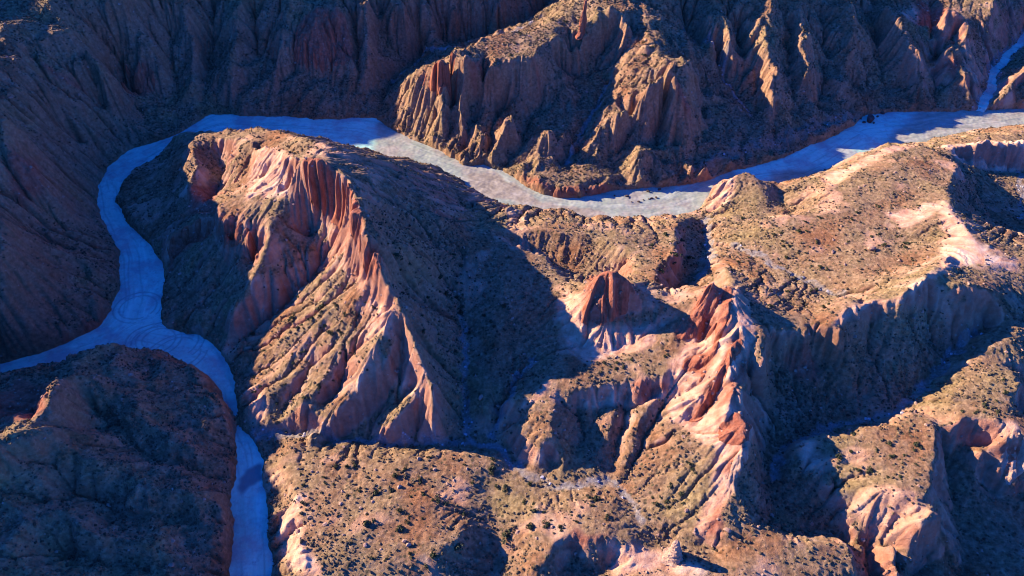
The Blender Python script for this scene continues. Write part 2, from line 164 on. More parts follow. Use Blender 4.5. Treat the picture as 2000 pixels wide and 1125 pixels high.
# --- block in the left foreground
ln((-60,745,12),(0,734,12),(60,723,12),(110,716,11.5),(150,706,13),(168,690,13.5),(190,685,14),(225,669,14.5),(243,688,12),(280,691,9.5),(320,706,8.5),(360,717,8),(392,737,7.5),(421,766,7),(441,802,6.3),(458,842,5.6),(468,868,5),(458,905,5.6),(450,955,6.2),(442,1000,6.6),(438,1060,7),(438,1125,8),(438,1190,8))
ln((160,697,14.5),(142,732,17.5),(120,742,19.5),(100,750,22.6),(94,778,23.2),(105,800,22.8),(89,832,22.6),(46,842,24),(21,843,24.6),(14,864,25),(0,870,25.4),(-60,880,28)); ln((165,704,15.2),(146,738,18.3),(105,756,22.8),(99,778,23.4),(110,804,23),(92,838,23.6),(48,848,24.8)); ln((70,765,12.5),(72,800,13),(40,812,14)); ln((30,755,12),(-40,780,13))
ln((200,755,14.6),(245,772,13.2),(290,812,11.6),(332,847,9.8),(375,872,8)); ln((300,760,9.5),(350,790,7.6),(400,830,5.6)); ln((180,800,11.5),(240,862,8.8),(305,900,6.8),(380,915,5)); ln((140,897,17.6),(250,922,12.6),(350,962,9.2),(430,987,7.4)); ln((130,960,11.8),(260,1002,7.4),(380,1025,5.2)); ln((60,1000,16.5),(100,1012,16),(220,1052,11.6),(350,1084,9)); ln((0,950,19),(0,1100,17)); ln((120,1075,10.5),(300,1120,6.2)); ln((170,820,14),(120,860,16.5)); ln((60,900,18.5),(110,905,17.5),(140,897,17.3))
wl((-300,50,60),(-200,45,46),(-140,48,30),(-80,50,14),(-40,50,8),(0,50,6),(100,50,6),(300,50,15)); wl((300,50,15),(300,200,25),(300,360,45))
wl((150,70,12),(150,110,18),(170,150,12)); wl((215,180,8),(220,230,12))

# ------------------------------------------------------------------ macro terrain: stretch a membrane over the survey
X0, X1, Y0, Y1 = -300.0, 300.0, 40.0, 360.0
def rasterise(lines, cell):
    nx, ny = int((X1 - X0) / cell) + 1, int((Y1 - Y0) / cell) + 1
    s = np.zeros((ny, nx)); n = np.zeros((ny, nx))
    for l in lines:
        for a, b in zip(l[:-1], l[1:]):
            k = max(2, int(math.hypot(b[0] - a[0], b[1] - a[1]) / (cell * 0.4)) + 1)
            t = np.linspace(0, 1, k)
            ix = np.rint((a[0] + (b[0] - a[0]) * t - X0) / cell).astype(int); iy = np.rint((a[1] + (b[1] - a[1]) * t - Y0) / cell).astype(int)
            z = a[2] + (b[2] - a[2]) * t
            m = (ix >= 0) & (ix < nx) & (iy >= 0) & (iy < ny)
            np.add.at(s, (iy[m], ix[m]), z[m]); np.add.at(n, (iy[m], ix[m]), 1)
    return s, n
def inside(poly, X, Y):
    r = np.zeros(X.shape, bool); n = len(poly)
    for i in range(n):
        x1, y1 = poly[i]; x2, y2 = poly[(i + 1) % n]
        if y1 == y2: continue
        c = (y1 > Y) != (y2 > Y)
        r ^= c & (X < (x2 - x1) * (Y - y1) / (y2 - y1) + x1)
    return r
def box(a, k):                                   # separable box blur, radius k
    for ax in (0, 1):
        p = np.pad(a, [(k + 1, k) if i == ax else (0, 0) for i in (0, 1)], mode='edge').cumsum(ax)
        a = (np.take(p, range(2 * k + 1, p.shape[ax]), ax) - np.take(p, range(0, p.shape[ax] - 2 * k - 1), ax)) / (2 * k + 1)
    return a
def blur(a, k, n=3):
    for _ in range(n): a = box(a, k)
    return a
def resample(a, x0, y0, cell, X, Y):             # bilinear
    fx = np.clip((X - x0) / cell, 0, a.shape[1] - 1.001); fy = np.clip((Y - y0) / cell, 0, a.shape[0] - 1.001)
    i = fx.astype(np.int32); j = fy.astype(np.int32); u = fx - i; v = fy - j
    return (a[j, i] * (1 - u) + a[j, i + 1] * u) * (1 - v) + (a[j + 1, i] * (1 - u) + a[j + 1, i + 1] * u) * v
def solve():
    z = None
    for cell in (16, 8, 4, 2, 1):
        s, n = rasterise(L, cell); ny, nx = s.shape
        gx, gy = np.meshgrid(X0 + np.arange(nx) * cell, Y0 + np.arange(ny) * cell)
        riv = inside(RIVER, gx, gy)
        fix = (n > 0) | riv
        val = np.where(n > 0, s / np.maximum(n, 1), 0.0)
        val[riv] = np.where(n[riv] > 0, np.minimum(val[riv], 0.5), 0.0)
        z = np.where(fix, val, 20.0) if z is None else np.where(fix, val, resample(z, X0, Y0, cell * 2, gx, gy))
        chk = (np.add.outer(np.arange(ny), np.arange(nx)) % 2).astype(bool)
        for it in range(140):
            for c in (chk, ~chk):
                p = np.pad(z, 1, mode='edge')
                avg = 0.25 * (p[:-2, 1:-1] + p[2:, 1:-1] + p[1:-1, :-2] + p[1:-1, 2:])
                z = np.where(c & ~fix, z + 1.6 * (avg - z), z)
    return z
Z1 = solve()
g1x, g1y = np.meshgrid(np.arange(X0, X1 + .5), np.arange(Y0, Y1 + .5))
riv1 = inside(RIVER, g1x, g1y).astype(float)

def seed_label():                                # which side of the river each metre cell lies on
    lab = np.zeros(riv1.shape, int); free = riv1 < 0.5
    seeds = {1: at(900, 600, 8), 2: (-220, 200, 0), 3: at(250, 900, 16)}
    for k, s in seeds.items(): lab[int(s[1] - Y0), int(s[0] - X0)] = k
    for it in range(1400):
        p = np.pad(lab, 1); n = np.maximum.reduce([p[:-2, 1:-1], p[2:, 1:-1], p[1:-1, :-2], p[1:-1, 2:]])
        new = np.where((lab == 0) & free, n, lab)
        if it > 900: new = np.where(lab == 0, n, lab)
        if it <= 900 and (new == lab).all(): free[:] = True
        lab = new
        if lab.min() > 0: break
    return lab
LAB = seed_label()
# ------------------------------------------------------------------ detail grid
CELL = 0.24
FX0, FX1, FY0, FY1 = -222.0, 236.0, 58.0, 342.0
fx = np.arange(FX0, FX1, CELL); fy = np.arange(FY0, FY1, CELL)
GX, GY = np.meshgrid(fx, fy)
def noise(X, Y, scale, seed):                    # gradient noise, about -1..1
    r = np.random.default_rng(seed); n = 256
    ang = r.random((n, n)) * 2 * np.pi; gx, gy = np.cos(ang), np.sin(ang)
    x = X / scale + 1000.37; y = Y / scale + 1000.71
    i = np.floor(x).astype(np.int32); j = np.floor(y).astype(np.int32); u = x - i; v = y - j
    su = u * u * u * (u * (u * 6 - 15) + 10); sv = v * v * v * (v * (v * 6 - 15) + 10)
    def d(a, b, uu, vv):
        ii = (i + a) % n; jj = (j + b) % n
        return gx[jj, ii] * uu + gy[jj, ii] * vv
    return 1.6 * ((d(0, 0, u, v) * (1 - su) + d(1, 0, u - 1, v) * su) * (1 - sv) + (d(0, 1, u, v - 1) * (1 - su) + d(1, 1, u - 1, v - 1) * su) * sv)
def sstep(a, b, x):
    t = np.clip((x - a) / (b - a), 0, 1); return t * t * (3 - 2 * t)
WX = GX + 1.6 * noise(GX, GY, 9, 1) + 0.6 * noise(GX, GY, 3.5, 2)
WY = GY + 1.6 * noise(GX, GY, 9, 3) + 0.6 * noise(GX, GY, 3.5, 4)
WX = GX + (WX - GX) * 0.6; WY = GY + (WY - GY) * 0.6
H = resample(Z1, X0, Y0, 1.0, WX, WY)
H = blur(H, 1, 2)
RM = resample(blur(riv1, 1, 1), X0, Y0, 1.0, GX + 0.5 * noise(GX, GY, 6, 5) + 0.25 * noise(GX, GY, 1.3, 7), GY + 0.5 * noise(GX, GY, 6, 6) + 0.25 * noise(GX, GY, 1.3, 8))
land = 1 - sstep(0.25, 0.6, RM)
def slope_of(h):
    gy, gx = np.gradient(h, CELL); return gx, gy, np.hypot(gx, gy)
def lic(w, length, seed, gx, gy):
    """noise smeared down the fall line: the raw pattern of rills of width w"""
    k = max(1, int(round(w / CELL / 2)))
    n = blur(np.random.default_rng(seed).standard_normal(H.shape), k, 2); n /= n.std()
    m = np.hypot(gx, gy) + 1e-4; ux = (gx / m).astype(np.float32); uy = (gy / m).astype(np.float32)
    acc = n.copy(); tot = 1.0; ny, nx = H.shape; steps = int(length / (CELL * 1.2))
    J, I = np.meshgrid(np.arange(ny, dtype=np.float32), np.arange(nx, dtype=np.float32), indexing='ij')
    for sgn in (1, -1):
        x, y = I.copy(), J.copy()
        for s_ in range(steps):
            ix = np.clip(x, 0, nx - 1).astype(np.int32); iy = np.clip(y, 0, ny - 1).astype(np.int32)
            q = iy * nx + ix
            x += sgn * 1.2 * ux.ravel()[q]; y += sgn * 1.2 * uy.ravel()[q]
            wgt = 1 - s_ / steps
            ix = np.clip(x, 0, nx - 1).astype(np.int32); iy = np.clip(y, 0, ny - 1).astype(np.int32)
            acc += wgt * n.ravel()[iy * nx + ix]; tot += wgt
    acc -= blur(acc, 8 * k, 2)
    return acc / acc.std()
ROUGH = resample(blur((LAB != 1).astype(float), 3, 2), X0, Y0, 1.0, GX, GY)      # craggier land on the far and left banks
gx, gy, sl0 = slope_of(blur(H, 5, 2))
big = lic(3.2, 22, 21, gx, gy)                   # buttresses and gullies
steep = sstep(0.3, 0.9, sl0)
H = H + land * steep * (0.45 + 0.1 * ROUGH) * (np.abs(big) * 1.3 - 1.0)
fb = noise(GX, GY, 14, 31) * 0.8 + noise(GX, GY, 6, 32) * 0.45 + noise(GX, GY, 2.6, 33) * 0.24 + noise(GX, GY, 1.2, 34) * 0.14
crag = 1 - np.abs(noise(GX, GY, 11, 37)) * 1.6 + 0.5 * (1 - np.abs(noise(GX, GY, 4.5, 38)) * 1.6)
H = H + land * (fb * (0.5 + 0.5 * steep) + (0.25 + ROUGH) * 0.9 * sstep(0.1, 0.5, sl0) * (crag - 0.8) * (1 + 0.6 * ROUGH))
def carve(h0, wet, cell, k, rounds, m=0.5, a0=1.5):
    """running water: drain every cell to its steepest neighbour and cut the channels that gather flow"""
    h = h0.copy(); ny, nx = h.shape; idx = np.arange(ny * nx).reshape(ny, nx)
    nb = [(-1, 0, 1), (1, 0, 1), (0, -1, 1), (0, 1, 1), (-1, -1, 1.414), (-1, 1, 1.414), (1, -1, 1.414), (1, 1, 1.414)]
    rr = np.random.default_rng(5)
    for it in range(rounds):
        hn = h + 0.04 * rr.standard_normal(h.shape); p = np.pad(hn, 1, constant_values=1e9); best = np.zeros(h.shape); rec = idx.copy(); dist = np.ones(h.shape)
        for dj, di, d in nb:
            q = (hn - p[1 + dj:ny + 1 + dj, 1 + di:nx + 1 + di]) / d; b = q > best
            best = np.where(b, q, best); rec = np.where(b, idx + dj * nx + di, rec); dist = np.where(b, d, dist)
        rec[wet] = idx[wet]; order = np.argsort(-hn.ravel(), kind='stable').tolist(); rl = rec.ravel().tolist(); A = [1.0] * (ny * nx)
        for i in order:
            r = rl[i]
            if r != i: A[r] += A[i]
        An = np.array(A); f = np.maximum(0, An ** m - a0) * k / (dist.ravel() * cell); fl = f.tolist(); hl = h.ravel().tolist()
        for i in reversed(order):
            r = rl[i]
            if r != i and hl[r] < hl[i]: hl[i] = (hl[i] + fl[i] * hl[r]) / (1 + fl[i])
        h = np.array(hl).reshape(ny, nx); h = np.where(wet, h0, np.minimum(h, h0))
        h = 0.86 * h + 0.14 * blur(h, 1, 1)
    return h, An.reshape(ny, nx)
sub = H[::2, ::2]; he, ACC = carve(sub, land[::2, ::2] < 0.5, 2 * CELL, 0.028, 9)
dz = np.clip(he - sub, -3.5, 0.5); dz = dz - 0.55 * blur(dz, 9, 2)
H = H + land * resample(dz, FX0, FY0, 2 * CELL, GX, GY)
FLOW = resample(np.log2(blur(ACC, 1, 1)), FX0, FY0, 2 * CELL, GX, GY)
print('carved', dz.min(), dz.max())
GXs, GYs, SL = slope_of(blur(H, 2, 1))
def height(x, y): return resample(H, FX0, FY0, CELL, np.asarray(x, float), np.asarray(y, float))
def hit(px, py):                                 # where a sight line of the survey meets the finished ground
    dx, dy, dz = ray(px, py)
    t = np.arange(60, 520, 0.25); x, y, z = dx * t, dy * t, CAM_H + dz * t
    ok = np.nonzero(z < np.where((x > FX0) & (x < FX1) & (y > FY0) & (y < FY1), height(x, y), -5))[0]
    k = ok[0] if len(ok) else len(t) - 1
    return x[k], y[k]

# ------------------------------------------------------------------ ground cover masks, drawn in ground coordinates
JX = GX + 1.2 * noise(GX, GY, 4, 41) + 0.5 * noise(GX, GY, 1.5, 42); JY = GY + 1.2 * noise(GX, GY, 4, 43) + 0.5 * noise(GX, GY, 1.5, 44)
def area(mask, *polys, v=1.0, soft=2):
    for p in polys:
        q = [hit(*a) for a in p]; xs = [a[0] for a in q]; ys = [a[1] for a in q]
        i0, i1 = np.searchsorted(fx, [min(xs) - 3, max(xs) + 3]); j0, j1 = np.searchsorted(fy, [min(ys) - 3, max(ys) + 3])
        if i1 - i0 < 3 or j1 - j0 < 3: continue
        m = inside(q, JX[j0:j1, i0:i1], JY[j0:j1, i0:i1]).astype(float)
        mask[j0:j1, i0:i1] = np.maximum(mask[j0:j1, i0:i1], v * blur(m, soft, 2))
def stripe(mask, width, *pts):
    q = [hit(*a) for a in pts]
    d = np.full(H.shape, 99.0)
    for (ax, ay), (bx, by) in zip(q[:-1], q[1:]):
        i0, i1 = np.searchsorted(fx, [min(ax, bx) - 6, max(ax, bx) + 6]); j0, j1 = np.searchsorted(fy, [min(ay, by) - 6, max(ay, by) + 6])
        if i1 <= i0 or j1 <= j0: continue
        X, Y = JX[j0:j1, i0:i1], JY[j0:j1, i0:i1]; ex, ey = bx - ax, by - ay
        t = np.clip(((X - ax) * ex + (Y - ay) * ey) / max(ex * ex + ey * ey, 1e-6), 0, 1)
        d[j0:j1, i0:i1] = np.minimum(d[j0:j1, i0:i1], np.hypot(X - ax - t * ex, Y - ay - t * ey))
    mask[:] = np.maximum(mask, 1 - sstep(width * 0.3, width * 0.3 + 0.7, d))
RIB = np.zeros(H.shape)
area(RIB, [(760,225),(800,165),(880,150),(960,190),(1060,220),(1180,230),(1300,190),(1360,240),(1400,325),(1200,368),(1000,345),(880,312)], [(1640,60),(1800,60),(1900,120),(1900,205),(1640,215)], soft=5)
rg = slope_of(blur(H, 5, 2))
H = H + land * np.maximum(RIB, 0.5 * ROUGH) * sstep(0.25, 0.7, rg[2]) * 0.95 * (np.abs(lic(2.3, 12, 27, rg[0], rg[1])) * 1.3 - 1.0)
BARE = np.zeros(H.shape); RED = np.zeros(H.shape); WASH = np.zeros(H.shape)
area(BARE,
  [(1100,565),(1160,555),(1140,640),(1175,640),(1240,640),(1330,605),(1260,680),(1150,710),(1110,690),(1085,630)],
  [(1300,735),(1340,670),(1440,560),(1475,700),(1440,760),(1465,830),(1465,870),(1380,1055),(1360,1040),(1390,930),(1400,870),(1310,830),(1300,790)],
  [(1130,768),(1240,746),(1310,735),(1300,790),(1260,790),(1210,790),(1150,795)],
  
  [(1830,400),(1850,395),(1880,440),(1930,500),(1990,510),(1980,530),(1880,520),(1830,540),(1840,470)],
  [(1620,640),(1680,590),(1740,590),(1830,530),(1830,550),(1760,595),(1690,600),(1640,642)],
  [(1730,420),(1835,395),(1840,410),(1760,450)],
  [(490,390),(560,385),(585,330),(540,290),(500,300),(480,370)],
  [(680,425),(745,590),(720,610),(700,560),(690,500),(660,440),(640,420)],
  [(740,590),(780,600),(770,660),(720,670),(700,660),(735,610)],[(690,760),(720,700),(740,690),(735,730),(700,790)],[(790,660),(840,740),(800,790),(780,720)],
  [(480,770),(520,750),(520,830),(490,830)],[(1000,830),(1050,760),(1080,740),(1070,770)],
  [(1180,1065),(1230,1060),(1320,1080),(1390,1125),(1200,1125)],[(540,1000),(600,970),(590,1060),(640,1125),(560,1125)],
  [(1600,350),(1740,285),(1800,285),(1700,320),(1620,370)],[(1400,345),(1440,345),(1420,400),(1380,420)],[(1830,290),(2000,285),(2000,330),(1870,315)],
  [(1530,880),(1600,860),(1610,900),(1570,930)],[(1860,830),(1890,840),(1990,830),(1990,870),(1890,870)])
area(RED,
  [(593,316),(612,311),(660,342),(697,392),(709,440),(705,478),(692,478),(680,420),(630,412),(601,398)],
  [(712,480),(745,505),(745,548),(718,547)],[(752,555),(770,576),(755,592),(744,590)],
  [(1150,545),(1185,533),(1225,548),(1240,580),(1210,620),(1178,638),(1135,632)],
  [(1390,557),(1410,575),(1400,640),(1370,665),(1330,665),(1322,655),(1355,605)],
  [(1410,565),(1430,565),(1430,600),(1395,690),(1370,740),(1330,722),(1340,700),(1390,680),(1405,620)],
  [(1440,650),(1455,660),(1400,760),(1372,820),(1340,826),(1370,780),(1410,700)],
  [(1410,830),(1460,830),(1450,870),(1400,860)],[(1430,880),(1460,870),(1440,940),(1410,930)],[(1420,985),(1400,1050),(1370,1050),(1395,990)],
  [(590,40),(640,20),(680,50),(690,120),(630,145),(575,135)],[(245,130),(290,130),(300,180),(250,185)],[(20,330),(90,330),(90,380),(10,390)],[(60,120),(150,160),(190,190),(140,180)],
  [(845,136),(900,120),(960,125),(930,180),(880,180),(800,170)],[(1040,120),(1055,140),(1057,175),(1030,150)],[(1310,150),(1350,220),(1350,245),(1330,215)],
  [(370,370),(430,360),(420,425),(370,420)],[(327,484),(380,438),(425,432),(400,470),(340,500),(330,540)],[(435,445),(475,442),(470,482),(437,483)],[(480,455),(500,470),(508,515),(495,512)],
  [(30,745),(100,752),(95,800),(30,830),(-20,800)],[(1520,690),(1590,690),(1600,760),(1560,740)],[(1470,700),(1430,790),(1400,800),(1450,710)],
  [(1010,345),(1090,370),(1190,365),(1180,385),(1090,388),(1030,365)],[(1090,1060),(1120,1042),(1200,1062),(1180,1080),(1110,1075)],[(1860,840),(1960,845),(1960,860),(1880,862)],
  [(1925,880),(2000,855),(2000,920),(1968,952)],[(1230,748),(1300,736),(1310,770),(1240,790)],[(1790,0),(1860,20),(1800,60)],[(1850,110),(1880,120),(1860,160),(1830,140)],[(80,690),(150,660),(215,610),(225,620),(150,690)])
stripe(WASH, 2.0, (1430,480),(1480,500),(1530,530),(1580,555),(1640,580)); stripe(WASH, 1.6, (905,620),(907,700),(909,800),(920,860)); stripe(WASH, 1.6, (1040,700),(1012,745),(985,795),(958,855))
stripe(WASH, 1.8, (490,850),(600,853),(680,862),(780,873),(930,868),(975,882),(1010,915),(1050,940),(1090,955),(1190,945),(1215,960),(1250,1020)); stripe(WASH, 2.2, (1900,658),(1850,700),(1800,760),(1750,810),(1650,830),(1570,855),(1530,880),(1510,930))
stripe(WASH, 7.0, (1908,222),(1936,175),(1934,145),(1962,115),(2000,75)); stripe(WASH, 1.6, (1382,455),(1385,500),(1370,545)); stripe(WASH, 1.4, (1190,160),(1165,213),(1130,270),(1105,325)); stripe(WASH, 1.6, (768,165),(830,105),(1000,63),(1055,38)); stripe(WASH, 1.2, (1335,60),(1400,130),(1470,230)); stripe(WASH, 1.5, (1990,340),(2000,430))
area(WASH, [(1700,1000),(1640,1000),(1600,990),(1650,970)], v=0.4)
COVER = np.zeros(H.shape)
area(COVER, [(705,420),(760,395),(900,430),(912,860),(872,862),(850,760),(790,620),(745,520)], [(1060,120),(1200,40),(1230,120),(1215,200),(1150,240),(1070,200)],
  [(1350,60),(1640,0),(1640,220),(1550,245),(1360,280),(1340,160)], [(1480,650),(1560,660),(1800,600),(1860,650),(1750,800),(1540,860),(1490,800)], [(1420,870),(1520,880),(1640,1000),(1640,1050),(1400,1050)])
COVER = np.maximum(COVER, ROUGH)
area(WASH, [(1340,345),(1450,312),(1550,278),(1640,248),(1690,224),(1640,222),(1550,252),(1450,287),(1360,322)], v=0.45)
stripe(WASH, 6.0, (1908,222),(1936,175),(1934,145),(1962,115),(2000,75))
stripe(WASH, 2.2, (1390,505),(1380,470),(1378,430)); 
BARE = np.maximum(BARE, 0.55 * sstep(0.25, 0.75, noise(GX, GY, 13, 75) + 0.5 * noise(GX, GY, 4, 76)) * (1 - 0.7 * COVER))
BARE = np.clip(np.maximum(BARE, (0.75 - 0.6 * COVER) * sstep(0.95, 1.6, SL + 0.35 * noise(GX, GY, 5, 73))), 0, 1); RED = np.clip(np.maximum(RED, (0.65 - 0.5 * COVER) * sstep(1.1, 1.9, SL + 0.4 * noise(GX, GY, 7, 74))), 0, 1)
area(BARE, [(1690,955),(1780,960),(1815,1010),(1790,1050),(1690,1050),(1650,1000)], v=0.7)
# fine fluting on the bare slopes, vertical grooves in the walls
gx, gy, sl1 = slope_of(blur(H, 3, 2))
rill = lic(0.75, 9, 22, gx, gy); rill2 = lic(1.5, 14, 25, gx, gy)
soft_b = blur(BARE, 2, 2)
amp = land * sstep(0.12, 0.5, sl1) * (0.12 + 0.17 * soft_b)
H = H + amp * (np.abs(rill) * 1.3 - 1.0) + 1.5 * amp * soft_b * (np.abs(rill2) * 1.3 - 1.0)
CL = blur(np.clip(sstep(1.0, 1.9, sl1), 0, 1), 2, 1)
flute = np.abs(lic(1.3, 9, 23, *slope_of(blur(H, 5, 2))[:2])) - 0.7
gx, gy, gm = slope_of(blur(H, 4, 2))
H = resample(H, FX0, FY0, CELL, GX + CL * 0.6 * flute * gx / (gm + .05), GY + CL * 0.6 * flute * gy / (gm + .05))
ledge = sstep(0.6, 1.2, sl1) * (1 - 0.8 * soft_b)
H = H + land * ledge * 0.16 * np.sin(2 * np.pi * (H / 1.3 + 0.5 * noise(GX, GY, 12, 39)))
H = H + land * (0.12 * noise(GX, GY, 0.9, 35) + 0.08 * noise(GX, GY, 0.55, 36)) * (1 - 0.65 * soft_b) * (0.7 + 0.3 * sstep(0.3, 0.8, sl1))
H = np.where(land > 0.5, np.maximum(H, 0.12), H)
H = H * land + (1 - land) * (-0.7) + land * 0.45
GXs, GYs, SL = slope_of(H)

WASH *= 0.45 + 0.55 * sstep(-0.4, 0.4, noise(GX, GY, 1.6, 71) + 0.5 * noise(GX, GY, 6, 72))
VEG = (1 - BARE) * (1 - RED) * (1 - WASH) * land
print('masks ok')

# ------------------------------------------------------------------ materials
def mat(name):
    m = bpy.data.materials.new(name); m.use_nodes = True
    nt = m.node_tree; b = nt.nodes['Principled BSDF']; b.inputs['Roughness'].default_value = 0.95
    b.inputs['Specular IOR Level'].default_value = 0.08
    return m, nt, b
def nd(nt, t, **kw):
    n = nt.nodes.new(t)
    for k, v in kw.items(): setattr(n, k, v)
    return n
def attr(nt, name):
    n = nd(nt, 'ShaderNodeAttribute'); n.attribute_name = name; return n.outputs['Fac']
def tex(nt, scale, detail=6, rough=0.6, vec=None):
    n = nd(nt, 'ShaderNodeTexNoise'); n.inputs['Scale'].default_value = scale; n.inputs['Detail'].default_value = detail; n.inputs['Roughness'].default_value = rough
    if vec is None:
        g = nd(nt, 'ShaderNodeNewGeometry'); vec = g.outputs['Position']
    nt.links.new(vec, n.inputs['Vector']); return n.outputs['Fac']
def ramp(nt, fac, *stops):
    n = nd(nt, 'ShaderNodeValToRGB'); e = n.color_ramp.elements
    while len(e) < len(stops): e.new(0.5)
    for k, (p, c) in enumerate(stops): e[k].position = p; e[k].color = (*c, 1)
    nt.links.new(fac, n.inputs[0]); return n.outputs[0]
def mix(nt, fac, a, b, mode='MIX'):
    n = nd(nt, 'ShaderNodeMixRGB'); n.blend_type = mode
    for k, v in ((0, fac), (1, a), (2, b)):
        if isinstance(v, (int, float)): n.inputs[k].default_value = v
        elif isinstance(v, tuple): n.inputs[k].default_value = (*v, 1)
        else: nt.links.new(v, n.inputs[k])
    return n.outputs[0]
def bump(nt, b, h, strength, dist):
    n = nd(nt, 'ShaderNodeBump'); n.inputs['Strength'].default_value = strength; n.inputs['Distance'].default_value = dist
    nt.links.new(h, n.inputs['Height']); nt.links.new(n.outputs[0], b.inputs['Normal'])
def rock_mat(name, lo, mid, hi):
    m, nt, b = mat(name)
    g = nd(nt, 'ShaderNodeNewGeometry'); mp = nd(nt, 'ShaderNodeMapping'); mp.inputs['Scale'].default_value = (1.2, 1.2, 0.22)
    nt.links.new(g.outputs['Position'], mp.inputs['Vector'])
    c1 = ramp(nt, tex(nt, 0.9, 8, 0.65, mp.outputs[0]), (0.3, lo), (0.5, mid), (0.72, hi))
    c2 = ramp(nt, tex(nt, 0.35, 5), (0.3, (0.75, 0.72, 0.7)), (0.7, (1.1, 1.05, 1.0)))
    nt.links.new(mix(nt, 1.0, c1, c2, 'MULTIPLY'), b.inputs['Base Color'])
    bump(nt, b, tex(nt, 2.5, 8, 0.7, mp.outputs[0]), 0.8, 0.5); return m
M_RED = rock_mat('red_sandstone', (0.16, 0.055, 0.032), (0.29, 0.105, 0.06), (0.38, 0.17, 0.105))
M_PALE = rock_mat('pale_rock', (0.26, 0.165, 0.11), (0.38, 0.25, 0.175), (0.5, 0.36, 0.27))
M_DARK = rock_mat('dark_stone', (0.04, 0.03, 0.028), (0.09, 0.07, 0.06), (0.16, 0.12, 0.1))
def ground():
    m, nt, b = mat('badlands_ground')
    soil = ramp(nt, tex(nt, 0.9, 8, 0.7), (0.3, (0.115, 0.07, 0.038)), (0.5, (0.235, 0.15, 0.082)), (0.7, (0.40, 0.27, 0.155)))
    patch = ramp(nt, tex(nt, 0.06, 5), (0.34, (0.98, 0.74, 0.64)), (0.5, (1, 1, 1)), (0.68, (0.96, 1.06, 0.88)))
    soil = mix(nt, 1.0, soil, patch, 'MULTIPLY')
    v = nd(nt, 'ShaderNodeTexVoronoi'); v.inputs['Scale'].default_value = 0.9; g = nd(nt, 'ShaderNodeNewGeometry'); nt.links.new(g.outputs['Position'], v.inputs['Vector'])
    tuft = ramp(nt, v.outputs['Distance'], (0.22, (1, 1, 1)), (0.4, (0, 0, 0)))
    soil = mix(nt, mix(nt, 1.0, tuft, ramp(nt, tex(nt, 0.25, 4), (0.42, (0, 0, 0)), (0.6, (0.85, 0.85, 0.85))), 'MULTIPLY'), soil, (0.06, 0.055, 0.03))
    bare = ramp(nt, tex(nt, 0.5, 8, 0.65), (0.3, (0.35, 0.175, 0.10)), (0.5, (0.53, 0.29, 0.18)), (0.72, (0.67, 0.45, 0.295)))
    red = ramp(nt, tex(nt, 0.7, 8, 0.65), (0.3, (0.16, 0.055, 0.032)), (0.5, (0.29, 0.11, 0.065)), (0.72, (0.38, 0.18, 0.115)))
    wash = ramp(nt, tex(nt, 1.8, 8, 0.7), (0.3, (0.15, 0.13, 0.11)), (0.5, (0.235, 0.205, 0.175)), (0.7, (0.35, 0.315, 0.28)))
    bare = mix(nt, attr(nt, 'streak'), bare, (0.70, 0.55, 0.38))
    c = mix(nt, attr(nt, 'bare'), soil, bare); c = mix(nt, attr(nt, 'red'), c, red); c = mix(nt, attr(nt, 'wash'), c, wash)
    nt.links.new(c, b.inputs['Base Color'])
    bump(nt, b, tex(nt, 2.2, 10, 0.78), 1.0, 0.55); return m
M_GROUND = ground()
def bed():
    m, nt, b = mat('river_silt')
    fl = nd(nt, 'ShaderNodeAttribute'); fl.attribute_name = 'flow'
    streak = tex(nt, 1.0, 6, 0.65, fl.outputs['Vector'])
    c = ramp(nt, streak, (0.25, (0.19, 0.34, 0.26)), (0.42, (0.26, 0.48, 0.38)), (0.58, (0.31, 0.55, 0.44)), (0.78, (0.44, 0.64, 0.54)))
    c = mix(nt, ramp(nt, tex(nt, 0.09, 7, 0.65), (0.46, (0, 0, 0)), (0.6, (0.85, 0.85, 0.85))), c, (0.30, 0.285, 0.26))
    c = mix(nt, ramp(nt, tex(nt, 0.45, 8, 0.7), (0.5, (0, 0, 0)), (0.72, (0.7, 0.7, 0.7))), c, (0.17, 0.22, 0.24))
    c = mix(nt, attr(nt, 'silt_suntone'), c, ramp(nt, mix(nt, 0.5, streak, tex(nt, 0.35, 8, 0.65)), (0.38, (0.17, 0.145, 0.11)), (0.5, (0.26, 0.225, 0.17)), (0.62, (0.37, 0.33, 0.26))))  # tan mix colours the sunlit reaches, the teal base the shaded ones
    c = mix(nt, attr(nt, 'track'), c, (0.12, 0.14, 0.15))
    nt.links.new(c, b.inputs['Base Color'])
    bump(nt, b, streak, 0.5, 0.25); return m
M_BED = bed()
def leafy(name, lo, hi):
    m, nt, b = mat(name); g = nd(nt, 'ShaderNodeNewGeometry')
    nt.links.new(ramp(nt, g.outputs['Random Per Island'], (0.0, lo), (1.0, hi)), b.inputs['Base Color']); return m
M_SCRUB = leafy('dry_scrub', (0.045, 0.036, 0.022), (0.16, 0.115, 0.066))
M_SHRUB = leafy('shrub_leaves', (0.022, 0.028, 0.014), (0.075, 0.08, 0.04))

